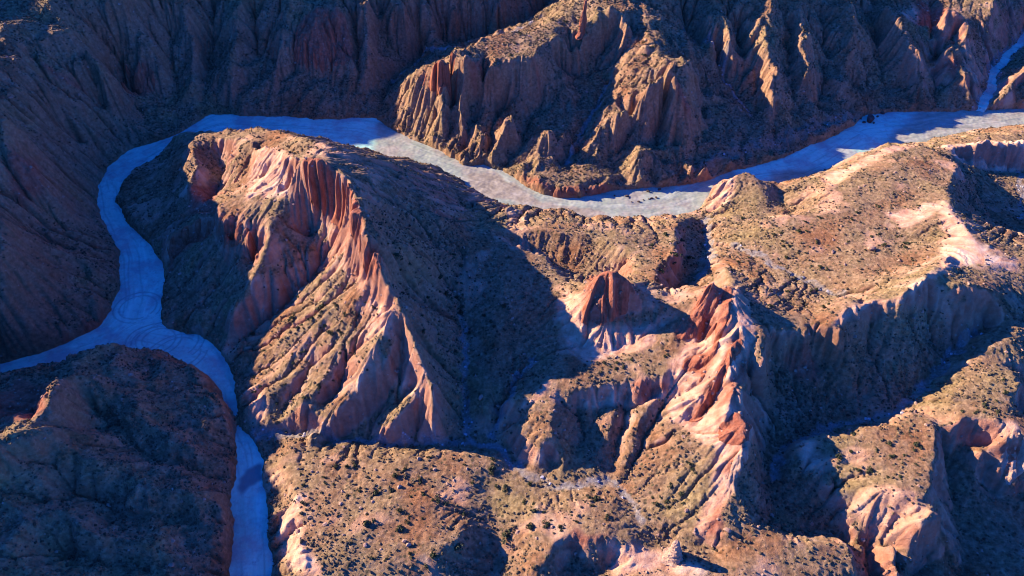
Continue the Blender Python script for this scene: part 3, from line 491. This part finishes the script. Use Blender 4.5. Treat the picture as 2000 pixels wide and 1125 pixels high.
# ------------------------------------------------------------------ the ground, split along the river beds
def tag(o, label=None, cat=None, group=None, kind=None):
    for k, v in (('label', label), ('category', cat), ('group', group), ('kind', kind)):
        if v: o[k] = v
    return o
def mesh_obj(name, verts, faces, m, smooth=True):
    me = bpy.data.meshes.new(name); verts = np.ascontiguousarray(verts, np.float32); faces = np.ascontiguousarray(faces, np.int32)
    k = faces.shape[1]; n = len(faces)
    me.vertices.add(len(verts)); me.vertices.foreach_set('co', verts.ravel())
    me.loops.add(n * k); me.loops.foreach_set('vertex_index', faces.ravel())
    me.polygons.add(n); me.polygons.foreach_set('loop_start', np.arange(0, n * k, k, dtype=np.int32))
    me.polygons.foreach_set('use_smooth', np.full(n, smooth)); me.update(calc_edges=True); me.materials.append(m)
    o = bpy.data.objects.new(name, me); C.objects.link(o); return o
def set_attr(o, name, v):
    a = o.data.attributes.new(name, 'FLOAT', 'POINT'); a.data.foreach_set('value', np.ascontiguousarray(v, np.float32).ravel())
ax_x = np.concatenate([np.arange(X0, FX0, 4.0), fx, np.arange(fx[-1] + 4, X1, 4.0)]); ax_y = np.concatenate([np.arange(Y0, FY0, 4.0), fy, np.arange(fy[-1] + 4, Y1, 4.0)])
ox = len(np.arange(X0, FX0, 4.0)); oy = len(np.arange(Y0, FY0, 4.0))
TX, TY = np.meshgrid(ax_x, ax_y)
def full(a, outer):
    r = outer.copy(); r[oy:oy + a.shape[0], ox:ox + a.shape[1]] = a; return r
TZ = full(H, resample(Z1, X0, Y0, 1.0, TX, TY) + 0.25 - 0.9 * (resample(riv1, X0, Y0, 1.0, TX, TY) > 0.4))
zero = np.zeros(TX.shape)
TB, TR, TW = full(BARE, zero), full(RED, zero), full(WASH, zero)
TS = full(0.65 * sstep(0.5, 1.6, np.abs(rill2) * 0.6 + np.abs(rill) * 0.5) * sstep(-0.5, 0.6, noise(GX, GY, 18, 78)), zero)
tl = LAB[np.clip(np.rint(TY - Y0).astype(int), 0, LAB.shape[0] - 1), np.clip(np.rint(TX - X0).astype(int), 0, LAB.shape[1] - 1)]
ny, nx = TX.shape
vid = np.arange(ny * nx).reshape(ny, nx)
quads = np.stack([vid[:-1, :-1], vid[:-1, 1:], vid[1:, 1:], vid[1:, :-1]], -1).reshape(-1, 4)
ql = tl[:-1, :-1].ravel()
P = np.stack([TX, TY, TZ], -1).reshape(-1, 3)
for k, nm in ((1, 'badlands_ridge'), (2, 'hillside'), (3, 'mesa')):
    f = quads[ql == k]; used = np.unique(f); remap = np.zeros(ny * nx, np.int32); remap[used] = np.arange(len(used), dtype=np.int32)
    o = mesh_obj(nm, P[used], remap[f], M_GROUND)
    for a, v in (('bare', TB), ('red', TR), ('wash', TW), ('streak', TS)): set_attr(o, a, v.ravel()[used])
    tag(o, kind='structure')

# dry river bed: one gently uneven sheet with flow coordinates and wheel tracks
bx = np.arange(-235, 260, 0.25); by = np.arange(60, 270, 0.25)
BX, BY = np.meshgrid(bx, by)
bm = resample(blur(riv1, 3, 1), X0, Y0, 1.0, BX, BY) > 0.02
BZ = 0.10 * noise(BX, BY, 7, 51) + 0.05 * noise(BX, BY, 2.5, 52)
cen = [at(*p, 0) for p in ((2150,215),(2000,228),(1850,243),(1700,262),(1560,325),(1430,352),(1300,397),(1180,405),(1060,395),(960,350),(880,325),(800,291),(700,262),(560,245),(430,244),(335,282),(215,350),(218,410),(270,500),(275,570),(258,630),(200,672),(80,708),(-150,765))]
cen2 = [at(*p, 0) for p in ((260,655),(330,672),(400,690),(440,745),(458,810),(485,880),(488,960),(488,1050),(488,1200))]
FU = np.zeros(BX.shape); FV = np.zeros(BX.shape); best = np.full(BX.shape, 1e9); s0 = 0
for path in (cen, cen2):
    for a, b in zip(path[:-1], path[1:]):
        ex, ey = b[0] - a[0], b[1] - a[1]; l = math.hypot(ex, ey)
        t = np.clip(((BX - a[0]) * ex + (BY - a[1]) * ey) / (l * l), 0, 1)
        dx, dy = BX - a[0] - t * ex, BY - a[1] - t * ey; d = np.hypot(dx, dy); m = d < best
        sg = np.sign(dx * ey - dy * ex) if l else 1
        FU[m] = (s0 + t * l)[m]; FV[m] = (d * sg)[m]; best[m] = d[m]; s0 += l
    s0 += 300
FU = blur(FU, 6, 2); FV = blur(FV, 3, 2)
TRK = np.zeros(BX.shape)
wob = 1.2 * np.sin(FU * 0.09) + 0.8 * np.sin(FU * 0.031 + 1)
for off in (-1.9, -0.4, 1.1, 2.6):
    TRK = np.maximum(TRK, 0.4 * np.exp(-((FV - off - wob - 0.5 * np.sin(FU * 0.05 + off * 3)) / 0.2) ** 2) * (0.1 + 0.9 * sstep(-0.1, 0.3, noise(BX, BY, 14, int(60 + off * 10)))))
for (px, py, r) in ((300,665,5.5),(310,662,4.2),(330,668,7.5),(270,600,5),(345,690,6)):
    cx, cy, _ = at(px, py, 0); d = np.hypot(BX - cx, (BY - cy) * 1.15)
    for rr in (r, r + 1.5): TRK = np.maximum(TRK, 0.55 * np.exp(-((d - rr - 0.3 * noise(BX, BY, 6, 77)) / 0.22) ** 2) * (noise(BX, BY, 9, int(r * 7)) > -0.35))
DARK_PATCH = np.zeros(BX.shape); q = [at(x, y, 0)[:2] for x, y in ((462,955),(474,925),(490,912),(511,903),(514,935),(492,950),(470,968))]  # dark patch on the lower branch, drawn in the track colour
DARK_PATCH = 0.9 * blur(inside(q, BX + 0.5 * noise(BX, BY, 1.5, 58), BY + 0.5 * noise(BX, BY, 1.5, 59)).astype(float), 1, 2)
TRK = np.maximum(TRK, DARK_PATCH); BZ += 0.05 * noise(BX, BY, 1.1, 57)
BZ -= 0.05 * TRK
vb = np.arange(BX.size).reshape(BX.shape); qb = np.stack([vb[:-1, :-1], vb[:-1, 1:], vb[1:, 1:], vb[1:, :-1]], -1)[bm[:-1, :-1]]
used = np.unique(qb); remap = np.zeros(BX.size, np.int32); remap[used] = np.arange(len(used), dtype=np.int32)
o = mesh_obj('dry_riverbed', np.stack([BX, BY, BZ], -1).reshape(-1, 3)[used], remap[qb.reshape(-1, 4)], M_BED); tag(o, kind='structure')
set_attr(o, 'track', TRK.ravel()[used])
SILT_SUNTONE = np.zeros(BX.shape)  # tan bend and pool deposits, plus sunlight painted over the lit reaches
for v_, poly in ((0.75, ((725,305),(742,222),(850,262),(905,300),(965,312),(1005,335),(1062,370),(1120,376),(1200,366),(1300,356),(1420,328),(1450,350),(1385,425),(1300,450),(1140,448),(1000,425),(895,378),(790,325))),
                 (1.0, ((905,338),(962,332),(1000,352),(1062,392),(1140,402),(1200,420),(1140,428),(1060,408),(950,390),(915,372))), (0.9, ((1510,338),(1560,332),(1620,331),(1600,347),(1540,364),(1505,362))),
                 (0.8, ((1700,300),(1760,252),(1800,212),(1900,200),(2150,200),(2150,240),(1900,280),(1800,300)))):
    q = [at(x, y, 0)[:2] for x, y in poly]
    SILT_SUNTONE = np.maximum(SILT_SUNTONE, v_ * blur(inside(q, BX + 1.5 * noise(BX, BY, 5, 64) + 0.5 * noise(BX, BY, 1.5, 65), BY + 1.2 * noise(BX, BY, 5, 66) + 0.5 * noise(BX, BY, 1.5, 67)).astype(float), 3, 2))
set_attr(o, 'silt_suntone', SILT_SUNTONE.ravel()[used])
a = o.data.attributes.new('flow', 'FLOAT_VECTOR', 'POINT')
a.data.foreach_set('vector', np.ascontiguousarray(np.stack([FU * 0.06 + 0.5 * noise(BX, BY, 12, 56), FV * 0.42 + 0.6 * noise(BX, BY, 9, 55), np.zeros_like(FU)], -1).reshape(-1, 3)[used], np.float32).ravel())
# the side stream that comes down from the far right: a narrow ribbon of the same silt in its own gully
pts = [at(1908,221,0)[:2], at(1914,212,0)[:2], hit(1936,178), hit(1934,148), hit(1962,115), hit(1990,90), hit(2000,62), hit(2030,40)]
path = []
for (ax, ay), (bx_, by_) in zip(pts[:-1], pts[1:]):
    k = max(2, int(math.hypot(bx_ - ax, by_ - ay) / 0.5)); path += [(ax + (bx_ - ax) * i / k, ay + (by_ - ay) * i / k) for i in range(k)]
path = np.array(path)
for _ in range(12): path[1:-1] = (path[:-2] + path[1:-1] * 2 + path[2:]) / 4
tn = np.gradient(path, axis=0); tn /= np.linalg.norm(tn, axis=1)[:, None]; nr = np.stack([-tn[:, 1], tn[:, 0]], 1); ns = len(path); ac = np.linspace(-1, 1, 15)
wd = 2.2 + 0.7 * noise(path[:, 0], path[:, 1], 6, 85); mid_ = path + nr * (0.8 * noise(path[:, 0], path[:, 1], 9, 86))[:, None]
q = mid_[:, None] + nr[:, None] * (wd[:, None] * ac[None])[..., None]
zz = height(q[..., 0], q[..., 1]); floor_ = np.maximum(np.percentile(zz, 60, axis=1)[:, None], 0.02); zz = np.where(np.abs(ac)[None] > 0.95, floor_ - 0.25, floor_ + 0.12) + 0.06 * noise(q[..., 0], q[..., 1], 1.3, 87) - 0.35 * np.clip(1 - np.arange(ns) / 7, 0, 1)[:, None]
vb = np.arange(ns * 15).reshape(ns, 15); qb = np.stack([vb[:-1, :-1], vb[:-1, 1:], vb[1:, 1:], vb[1:, :-1]], -1).reshape(-1, 4)
o = mesh_obj('stream', np.stack([q[..., 0], q[..., 1], zz], -1).reshape(-1, 3), qb[:, ::-1], M_BED); tag(o, kind='structure')
a = o.data.attributes.new('flow', 'FLOAT_VECTOR', 'POINT'); a.data.foreach_set('vector', np.ascontiguousarray(np.stack([q[..., 0] * .3, q[..., 1] * .3, zz], -1).reshape(-1, 3), np.float32).ravel())
print('ground ok', len(P))

# ------------------------------------------------------------------ outcrops: finely cut rock bodies standing proud of the ground
def outcrop(name, label, cat, poly, m, proud=0.22, cut=0.55, seed=1, kind=None):
    q = [hit(*a) for a in poly]; xs = [a[0] for a in q]; ys = [a[1] for a in q]; c = 0.13
    x = np.arange(min(xs) - 1, max(xs) + 1, c); y = np.arange(min(ys) - 1, max(ys) + 1, c); X, Y = np.meshgrid(x, y)
    jx = X + 0.35 * noise(X, Y, 1.6, seed); jy = Y + 0.35 * noise(X, Y, 1.6, seed + 1)
    ins = blur(inside(q, jx, jy).astype(float), 2, 2)
    gx_ = resample(SMX, FX0, FY0, CELL, X, Y); gy_ = resample(SMY, FX0, FY0, CELL, X, Y); g = np.hypot(gx_, gy_) + 0.05
    along = (X * gy_ - Y * gx_) / g
    f = resample(FLUTE, FX0, FY0, CELL, X, Y)
    st = np.clip(g / 1.5, 0, 1)
    Z = height(X + cut * f * st * gx_ / g, Y + cut * f * st * gy_ / g) + 0.05 * noise(X, Y, 0.6, seed + 3)
    Z = Z + proud * ins - 1.2 * (1 - sstep(0.05, 0.55, ins))
    ny_, nx_ = X.shape; v = np.arange(ny_ * nx_).reshape(ny_, nx_)
    keep = (ins > 0.02)[:-1, :-1]
    f_ = np.stack([v[:-1, :-1], v[:-1, 1:], v[1:, 1:], v[1:, :-1]], -1)[keep]
    if not len(f_): print('empty', name, poly[0]); return
    used = np.unique(f_); rm = np.zeros(ny_ * nx_, np.int32); rm[used] = np.arange(len(used), dtype=np.int32)
    top = np.stack([X, Y, Z], -1).reshape(-1, 3)[used]; n = len(top); fa = rm[f_.reshape(-1, 4)]
    low = top.copy(); low[:, 2] -= 2.0                                   # closed body: an underside buried in the slope
    e = np.concatenate([fa[:, [0, 1]], fa[:, [1, 2]], fa[:, [2, 3]], fa[:, [3, 0]]]); key = np.sort(e, 1); kk = key[:, 0].astype(np.int64) * n + key[:, 1]
    _, inv, cnt = np.unique(kk, return_inverse=True, return_counts=True); be = e[cnt[inv] == 1]
    side = np.stack([be[:, 1], be[:, 0], be[:, 0] + n, be[:, 1] + n], 1)
    o = mesh_obj(name, np.concatenate([top, low]), np.concatenate([fa, fa[:, ::-1] + n, side]), m)
    return tag(o, label, cat, kind=kind)
SMX, SMY, _ = slope_of(blur(H, 4, 2)); FLUTE = flute
OUT = [
 ('cliff', 'tall fluted red rock wall on the crest above the sunlit slope', 'cliff', [(593,316),(612,311),(641,323),(660,342),(684,364),(697,392),(709,413),(705,440),(705,478),(692,478),(685,430),(678,420),(630,411),(601,399)], M_RED),
 ('cliff', 'small red rock wall with narrow flutes, lower down the same crest', 'cliff', [(710,478),(725,489),(742,503),(746,530),(741,548),(717,548)], M_RED),
 ('butte', 'rounded red dome of rock with a dark right flank', 'rock dome', [(1148,560),(1168,543),(1185,532),(1205,534),(1225,548),(1240,572),(1225,610),(1195,628),(1178,637),(1135,632),(1140,595)], M_RED),
 ('rock_fin', 'pointed red rock fin with a sharp tip beside the scrub plateau', 'rock fin', [(1390,556),(1408,575),(1404,610),(1395,645),(1370,664),(1334,665),(1320,660),(1350,610),(1372,580)], M_RED),
 ('rock_fin', 'long thin red rock fin running downhill right of the pointed fin', 'rock fin', [(1412,565),(1430,564),(1428,600),(1414,645),(1392,700),(1368,750),(1362,745),(1385,700),(1400,650),(1410,600)], M_RED),
 ('rock_fin', 'short red rock fin with an overhanging foot on the terrace end', 'rock fin', [(1340,700),(1365,692),(1385,700),(1372,725),(1332,724)], M_RED),
 ('rock_fin', 'broad red rock fin lowest on the pink fluted slope', 'rock fin', [(1418,690),(1440,660),(1455,668),(1425,715),(1405,765),(1385,800),(1368,822),(1342,826),(1368,795),(1390,755)], M_RED),
 ('outcrop', 'orange knobby outcrop on the crest above the fluted pink slope', 'outcrop', [(1405,832),(1436,808),(1467,830),(1464,862),(1440,872),(1405,862)], M_RED),
 ('outcrop', 'smooth pale orange slab of rock on the crest edge below the knobby outcrop', 'outcrop', [(1435,890),(1458,872),(1460,895),(1440,938),(1420,935)], M_PALE),
 ('outcrop', 'tilted orange rock block at the edge of the dark ravine', 'outcrop', [(1925,880),(1960,862),(2000,853),(2030,856),(2020,905),(1968,950),(1945,905)], M_PALE),
 ('cliff', 'low dark red rock wall above the bend of the dry river', 'cliff', [(327,490),(341,457),(377,440),(391,428),(420,430),(412,465),(380,470),(345,492),(335,520)], M_RED),
 ('cliff', 'small red wall under a pale crest, beside the thin rock pillar', 'cliff', [(436,446),(455,440),(474,440),(468,481),(437,484)], M_RED),
 ('rock_pillar', 'thin reddish rock pillar between two shaded gullies', 'rock pillar', [(479,449),(487,448),(496,470),(508,512),(495,514),(486,480)], M_RED),
 ('cliff', 'red bluff under a sunlit point on the shaded far hillside', 'cliff', [(580,60),(600,45),(640,30),(680,60),(690,120),(640,142),(577,138)], M_RED),
 ('cliff', 'small red bluff with a flat foot on the dark hillside', 'cliff', [(245,128),(288,128),(305,150),(300,182),(246,180)], M_RED),
 ('cliff', 'reddish rim of the far bluff above the ribbed bank', 'cliff', [(820,148),(845,136),(870,140),(885,118),(906,125),(896,165),(860,175),(826,168)], M_RED),
]
for k, (nm, lb, ct, poly, m) in enumerate(OUT): outcrop(nm, lb, ct, poly, m, seed=100 + 7 * k)

def column(name, label, cat, px, py, top, r0, r1, lean, m, seed, bulge=0.15, flat=1.0):
    """a free-standing rock needle: irregular rings that taper towards the tip"""
    x, y = hit(px, py); z = float(height(x, y)) - 0.6; r = np.random.default_rng(seed); n, rings = 20, 26
    vs, fs = [], []
    a = np.arange(n) / n * 2 * np.pi; lump = 1 + 0.16 * np.sin(2 * a + r.random() * 6) + 0.1 * np.sin(3 * a + r.random() * 6)
    for k in range(rings):
        t = k / (rings - 1); rad = (r0 * (1 - t) ** 0.8 + r1 * t) * (1 + bulge * math.sin(t * 11 + seed)) * (1 + 0.6 * max(0, 0.12 - t) / 0.12)
        rr = rad * lump * (1 + 0.09 * r.standard_normal(n))
        vs += [(x + lean[0] * t + rr[i] * math.cos(a[i]), y + lean[1] * t + flat * rr[i] * math.sin(a[i]), z + (top + 0.6) * t) for i in range(n)]
        if k: fs += [((k - 1) * n + i, (k - 1) * n + (i + 1) % n, k * n + (i + 1) % n, k * n + i) for i in range(n)]
    o = mesh_obj(name, vs, fs, m, False)
    b = bmesh.new(); b.from_mesh(o.data); b.verts.ensure_lookup_table()
    b.faces.new([b.verts[len(vs) - n + i] for i in range(n)]); b.faces.new([b.verts[n - 1 - i] for i in range(n)]); b.to_mesh(o.data); b.free()
    return tag(o, label, cat)
column('rock_spire', 'tall thin red rock needle standing on the far sunlit mesa', 'rock spire', 1134, 70, 12.4, 1.35, 0.3, (1.0, 0.3), M_RED, 3)
column('rock_pinnacle', 'pale pointed pinnacle of rock by the shaded gully in the foreground', 'rock pinnacle', 1318, 1088, 5.4, 1.9, 0.35, (-0.4, 0.6), M_PALE, 5, 0.06, 0.8)

# ------------------------------------------------------------------ boulders
def boulder_mesh(seed, sub=3):
    b = bmesh.new(); bmesh.ops.create_icosphere(b, subdivisions=sub, radius=1); r = random.Random(seed)
    cuts = [Vector((r.gauss(0, 1), r.gauss(0, 1), r.gauss(0, 1))).normalized() for _ in range(9)]; ds = [r.uniform(0.55, 0.9) for _ in cuts]
    for v in b.verts:
        for n, d in zip(cuts, ds):
            e = v.co.dot(n) - d
            if e > 0: v.co -= n * e * 0.85
        v.co += v.co.normalized() * r.uniform(-0.04, 0.04); v.co.z *= 0.75
    me = bpy.data.meshes.new('boulder'); b.to_mesh(me); b.free(); return me
BM = [boulder_mesh(k) for k in range(4)]
for me in BM: me.materials.append(M_DARK)
BP = []
for me in BM:
    c = me.copy(); c.materials.clear(); c.materials.append(M_PALE); BP.append(c)
def boulder(px, py, r, label, pale=False, group=None, z=None, k=0):
    x, y = hit(px, py); o = bpy.data.objects.new('boulder', (BP if pale else BM)[k % 4]); C.objects.link(o)
    o.location = (x, y, float(height(x, y)) + 0.3 * r if z is None else z + 0.3 * r); o.scale = (r * 1.2, r * 0.8, r * 0.85); o.rotation_euler = (0.3 * (k % 3), 0, k * 1.3)
    return tag(o, label, 'boulder', group)
boulder(1697, 238, 2.1, 'large dark boulder lying on the blue river silt by the far bank', z=0, k=1)
for k, (x, y, r) in enumerate(((1686,243,.6),(1705,244,.5),(1680,236,.45),(1712,232,.55))):
    boulder(x, y, r, 'dark stone lying against the large dark boulder by the far bank', group='stones round the large dark boulder', z=0, k=k)
boulder(1722, 225, 0.8, 'smaller dark boulder upstream of the large one by the bank', z=0, k=2)
for k, (x, y, r) in enumerate(((1224,387,.55),(1228,391,.3),(1265,378,.6),(1287,374,.6),(1281,390,.45),(1272,392,.5),(1267,393,.35),(1247,398,.5),(1200,386,.35),(1256,395,.3),(1233,399,.3))):
    boulder(x, y, r, 'small dark boulder scattered on the bright silt of the river bend', group='boulders on the bright river bend', z=0, k=k)
boulder(1702, 487, 0.95, 'largest white boulder on the scrub plateau', True, k=0); boulder(1626, 493, 0.7, 'white boulder on the scrub plateau beside the pale gully', True, k=1)
boulder(1420, 1037, 0.8, 'pale square boulder in shadow at the foot of the fluted slope', True, k=2); boulder(1340, 998, 0.5, 'pale boulder on the brown slope above the pinnacle', True, k=3)
boulder(1357, 1036, 0.45, 'upper of two pale stones right of the pinnacle', True, k=1); boulder(1356, 1044, 0.45, 'lower of two pale stones right of the pinnacle', True, k=2)
boulder(352, 536, 0.55, 'white boulder on the shaded bank over the river', True, k=3); boulder(257, 734, 0.6, 'pale flat stone on the dark block of land', True, k=0)
boulder(939, 778, 0.7, 'grey boulder on the floor of the shaded ravine', True, k=1); boulder(973, 797, 0.6, 'pale blue-grey boulder beside the ravine wash', True, k=2)

# ------------------------------------------------------------------ shrubs one by one
def shrub_mesh(seed):
    r = np.random.default_rng(seed); vs, fs = [], []
    lobes = [(r.normal(0, .33), r.normal(0, .33), .3 + .25 * r.random(), .42 + .2 * r.random()) for _ in range(7)]
    for k in range(230):
        lx, ly, lz, lr = lobes[r.integers(len(lobes))]; d = r.standard_normal(3); d /= np.linalg.norm(d); d[2] = abs(d[2]) - .25
        c = np.array([lx, ly, lz]) + d * lr * (.55 + .5 * r.random()); c[2] = max(c[2], 0.02)
        u = r.standard_normal(3); u /= np.linalg.norm(u); w_ = np.cross(u, d); w_ /= np.linalg.norm(w_) + 1e-6; s_ = .07 + .09 * r.random(); b = len(vs)
        vs += [c - u * s_ * 1.5, c + w_ * s_, c + u * s_ * 1.5, c - w_ * s_]; fs.append((b, b + 1, b + 2, b + 3))
    for k in range(8):                                                   # stems
        a = r.random() * 6.28; e = np.array([.5 * math.cos(a), .5 * math.sin(a), .5 + .2 * r.random()]); b = len(vs)
        vs += [(-.03, 0, -.15), (.03, 0, -.15), tuple(e + (.02, 0, 0)), tuple(e - (.02, 0, 0))]; fs.append((b, b + 1, b + 2, b + 3))
    me = bpy.data.meshes.new('shrub'); me.from_pydata([tuple(map(float, v)) for v in vs], [], fs); me.materials.append(M_SHRUB); return me
SM = [shrub_mesh(k) for k in range(5)]
def shrub(x, y, r, label, group, k):
    o = bpy.data.objects.new('shrub', SM[k % 5]); C.objects.link(o)
    o.location = (x, y, float(height(x, y)) - 0.05); r *= 0.82; o.scale = (r, r, r * random.uniform(.7, 1)); o.rotation_euler = (0, 0, random.random() * 6.28)
    return tag(o, label, 'shrub', group)
ZONES = [
 ('desert shrub on the scrubby mesa below the pale wash', [(560,880),(980,890),(940,1000),(880,1110),(620,1110),(560,960)], 42,
   [(771,931,1.1),(735,963,1.3),(764,960,.9),(828,967,.8),(854,977,1.1),(782,999,.9),(718,1024,1.5),(783,1034,1.3),(821,938,.8),(895,1070,1.3),(846,1088,1.2),(906,1006,.9),(657,913,.9),(792,917,.8)]),
 ('desert shrub on the sunlit slope under the fluted red wall', [(700,560),(760,610),(620,800),(500,800),(480,700)], 36,
   [(631,602,1.6),(658,599,.9),(571,622,1.3),(646,651,1.2),(495,654,.9),(674,614,.8),(583,581,.8),(610,623,1.1)]),
 ('desert shrub on the wide sunlit plateau right of the pointed fin', [(1410,450),(1800,400),(1820,520),(1600,620),(1480,600)], 42,
   [(1561,453,1.1),(1531,473,.8),(1602,523,.9),(1773,477,1.1),(1727,480,1.0),(1535,505,.8),(1716,405,.9),(1450,427,.9)]),
 ('desert shrub on the isolated sunlit terrace between dark ravines', [(1560,870),(1810,850),(1800,940),(1680,940)], 16, [(1638,894,1.2),(1789,871,1.1),(1666,849,.9),(1698,920,.9)]),
 ('desert shrub on the upper right terrace beside the tilted orange block', [(1850,800),(1960,740),(1970,810),(1880,820)], 8, [(1965,768,.8),(1922,792,.9)]),
 ('desert shrub on the far mesa top around the rock needle', [(900,118),(1000,70),(1120,25),(1150,40),(1080,72),(1000,110)], 14, []),
 ('desert shrub on the far sunlit ridge strip right of the rock needle', [(1240,10),(1265,50),(1310,118),(1265,150),(1240,100)], 12, [(1258,110,1.2)]),
 ('dark shrub in the shaded ravine behind the fluted red wall', [(730,420),(1000,500),(960,700),(850,700)], 40, [(860,545,1.5),(872,575,1.3),(778,500,1.4),(985,600,1.1)]),
 ('desert shrub on the small brown terrace in front of the red dome', [(1080,738),(1240,694),(1320,692),(1230,730)], 10, []),
 ('dark shrub in the shaded hollow behind the red dome', [(1250,450),(1350,440),(1360,520),(1280,540)], 12, [(1300,460,1.3),(1330,470,1.2),(1320,500,1.4),(1290,530,1.2),(1345,505,1.1)]),
 ('desert shrub on the brown slope above the pale pinnacle', [(1270,880),(1370,900),(1350,1010),(1270,980)], 14, [(1283,987,.9)]),
 ('desert shrub on the flat between the wash and the foreground hollow', [(950,910),(1180,960),(1200,1030),(1060,1040),(985,1000)], 16, [(963,917,1.2),(988,956,1.1),(1037,1030,1.2),(1069,1025,1.0),(1165,974,1.1),(988,1048,1.5)]),
]
cnt = 0
for lb, poly, n, fixed in ZONES:
    grp = lb.split(' shrub ')[0] + ' shrubs ' + lb.split(' shrub ')[1]; spots = [(hit(x, y), r) for x, y, r in fixed]
    xs = [p[0] for p in poly]; ys = [p[1] for p in poly]; got = 0
    while got < n:
        p = (random.uniform(min(xs), max(xs)), random.uniform(min(ys), max(ys)))
        if not inside(poly, np.array([p[0]]), np.array([p[1]]))[0]: continue
        spots.append((hit(*p), random.choice((.45, .5, .6, .7, .85)))); got += 1
    for (x, y), r in spots:
        shrub(x, y, r, lb, grp, cnt); cnt += 1
print('shrubs', cnt)

# ------------------------------------------------------------------ low scrub and gravel: nobody could count these
ICO = bmesh.new(); bmesh.ops.create_icosphere(ICO, subdivisions=1, radius=1)
IV = np.array([v.co[:] for v in ICO.verts]); IF = np.array([[v.index for v in f.verts] for f in ICO.faces]); ICO.free()
def scatter(name, n, dens, rmin, rmax, squash, m, seed, kind='stuff', sink=0.25):
    r = np.random.default_rng(seed); out = []
    x = r.uniform(FX0 + 1, FX1 - 1, n * 6); y = r.uniform(FY0 + 1, FY1 - 1, n * 6)
    z = height(x, y); dep = y * CP + (CAM_H - z) * SP
    ok = (np.abs(x) < dep * TH * 1.06) & (r.random(len(x)) < resample(dens, FX0, FY0, CELL, x, y)); idx = np.nonzero(ok)[0][:n]
    x, y, z = x[idx], y[idx], z[idx]; k = len(x)
    rad = rmin + (rmax - rmin) * r.random(k) ** 2.5
    ang = r.random(k) * 6.28; ca, sa = np.cos(ang), np.sin(ang)
    v = IV[None] * (1 + 0.28 * r.standard_normal((k, len(IV), 1))) * rad[:, None, None]
    v = v * np.array([1, 1, squash]); vx = v[..., 0] * ca[:, None] - v[..., 1] * sa[:, None]; vy = v[..., 0] * sa[:, None] + v[..., 1] * ca[:, None]
    co = np.stack([vx + x[:, None], vy + y[:, None], v[..., 2] + (z + rad * squash * (1 - 2 * sink))[:, None]], -1).reshape(-1, 3)
    f = (IF[None] + (np.arange(k) * len(IV))[:, None, None]).reshape(-1, 3)
    o = mesh_obj(name, co, f, m, False); tag(o, kind=kind); print(name, k); return o
clump = sstep(-0.35, 0.5, noise(GX, GY, 9, 81) + 0.7 * noise(GX, GY, 3.5, 82) + 0.4 * noise(GX, GY, 25, 83))
ok_s = 1 - sstep(1.1 + 0.6 * COVER, 1.9 + 0.8 * COVER, SL)
scatter('scrub', 130000, VEG * ok_s * np.clip(0.05 + 0.42 * clump * (0.35 + 0.65 * sstep(-0.4, 0.5, noise(GX, GY, 22, 84))) + 0.35 * sstep(3, 7, FLOW) + 0.3 * COVER + 0.3 * sstep(0.005, 0.06, RM) * (1 - sstep(0.15, 0.25, RM)), 0, 1), 0.09, 0.36, 0.75, M_SCRUB, 91)
M_GRAVEL = rock_mat('gravel_stone', (0.26, 0.26, 0.27), (0.44, 0.44, 0.45), (0.62, 0.6, 0.58))
scatter('gravel', 5000, WASH, 0.1, 0.45, 0.7, M_GRAVEL, 92, sink=0.35)
scatter('rubble', 15000, (0.15 * BARE + 0.35 * RED + 0.06 * VEG) * land, 0.1, 0.5, 0.7, M_PALE, 93, sink=0.35)
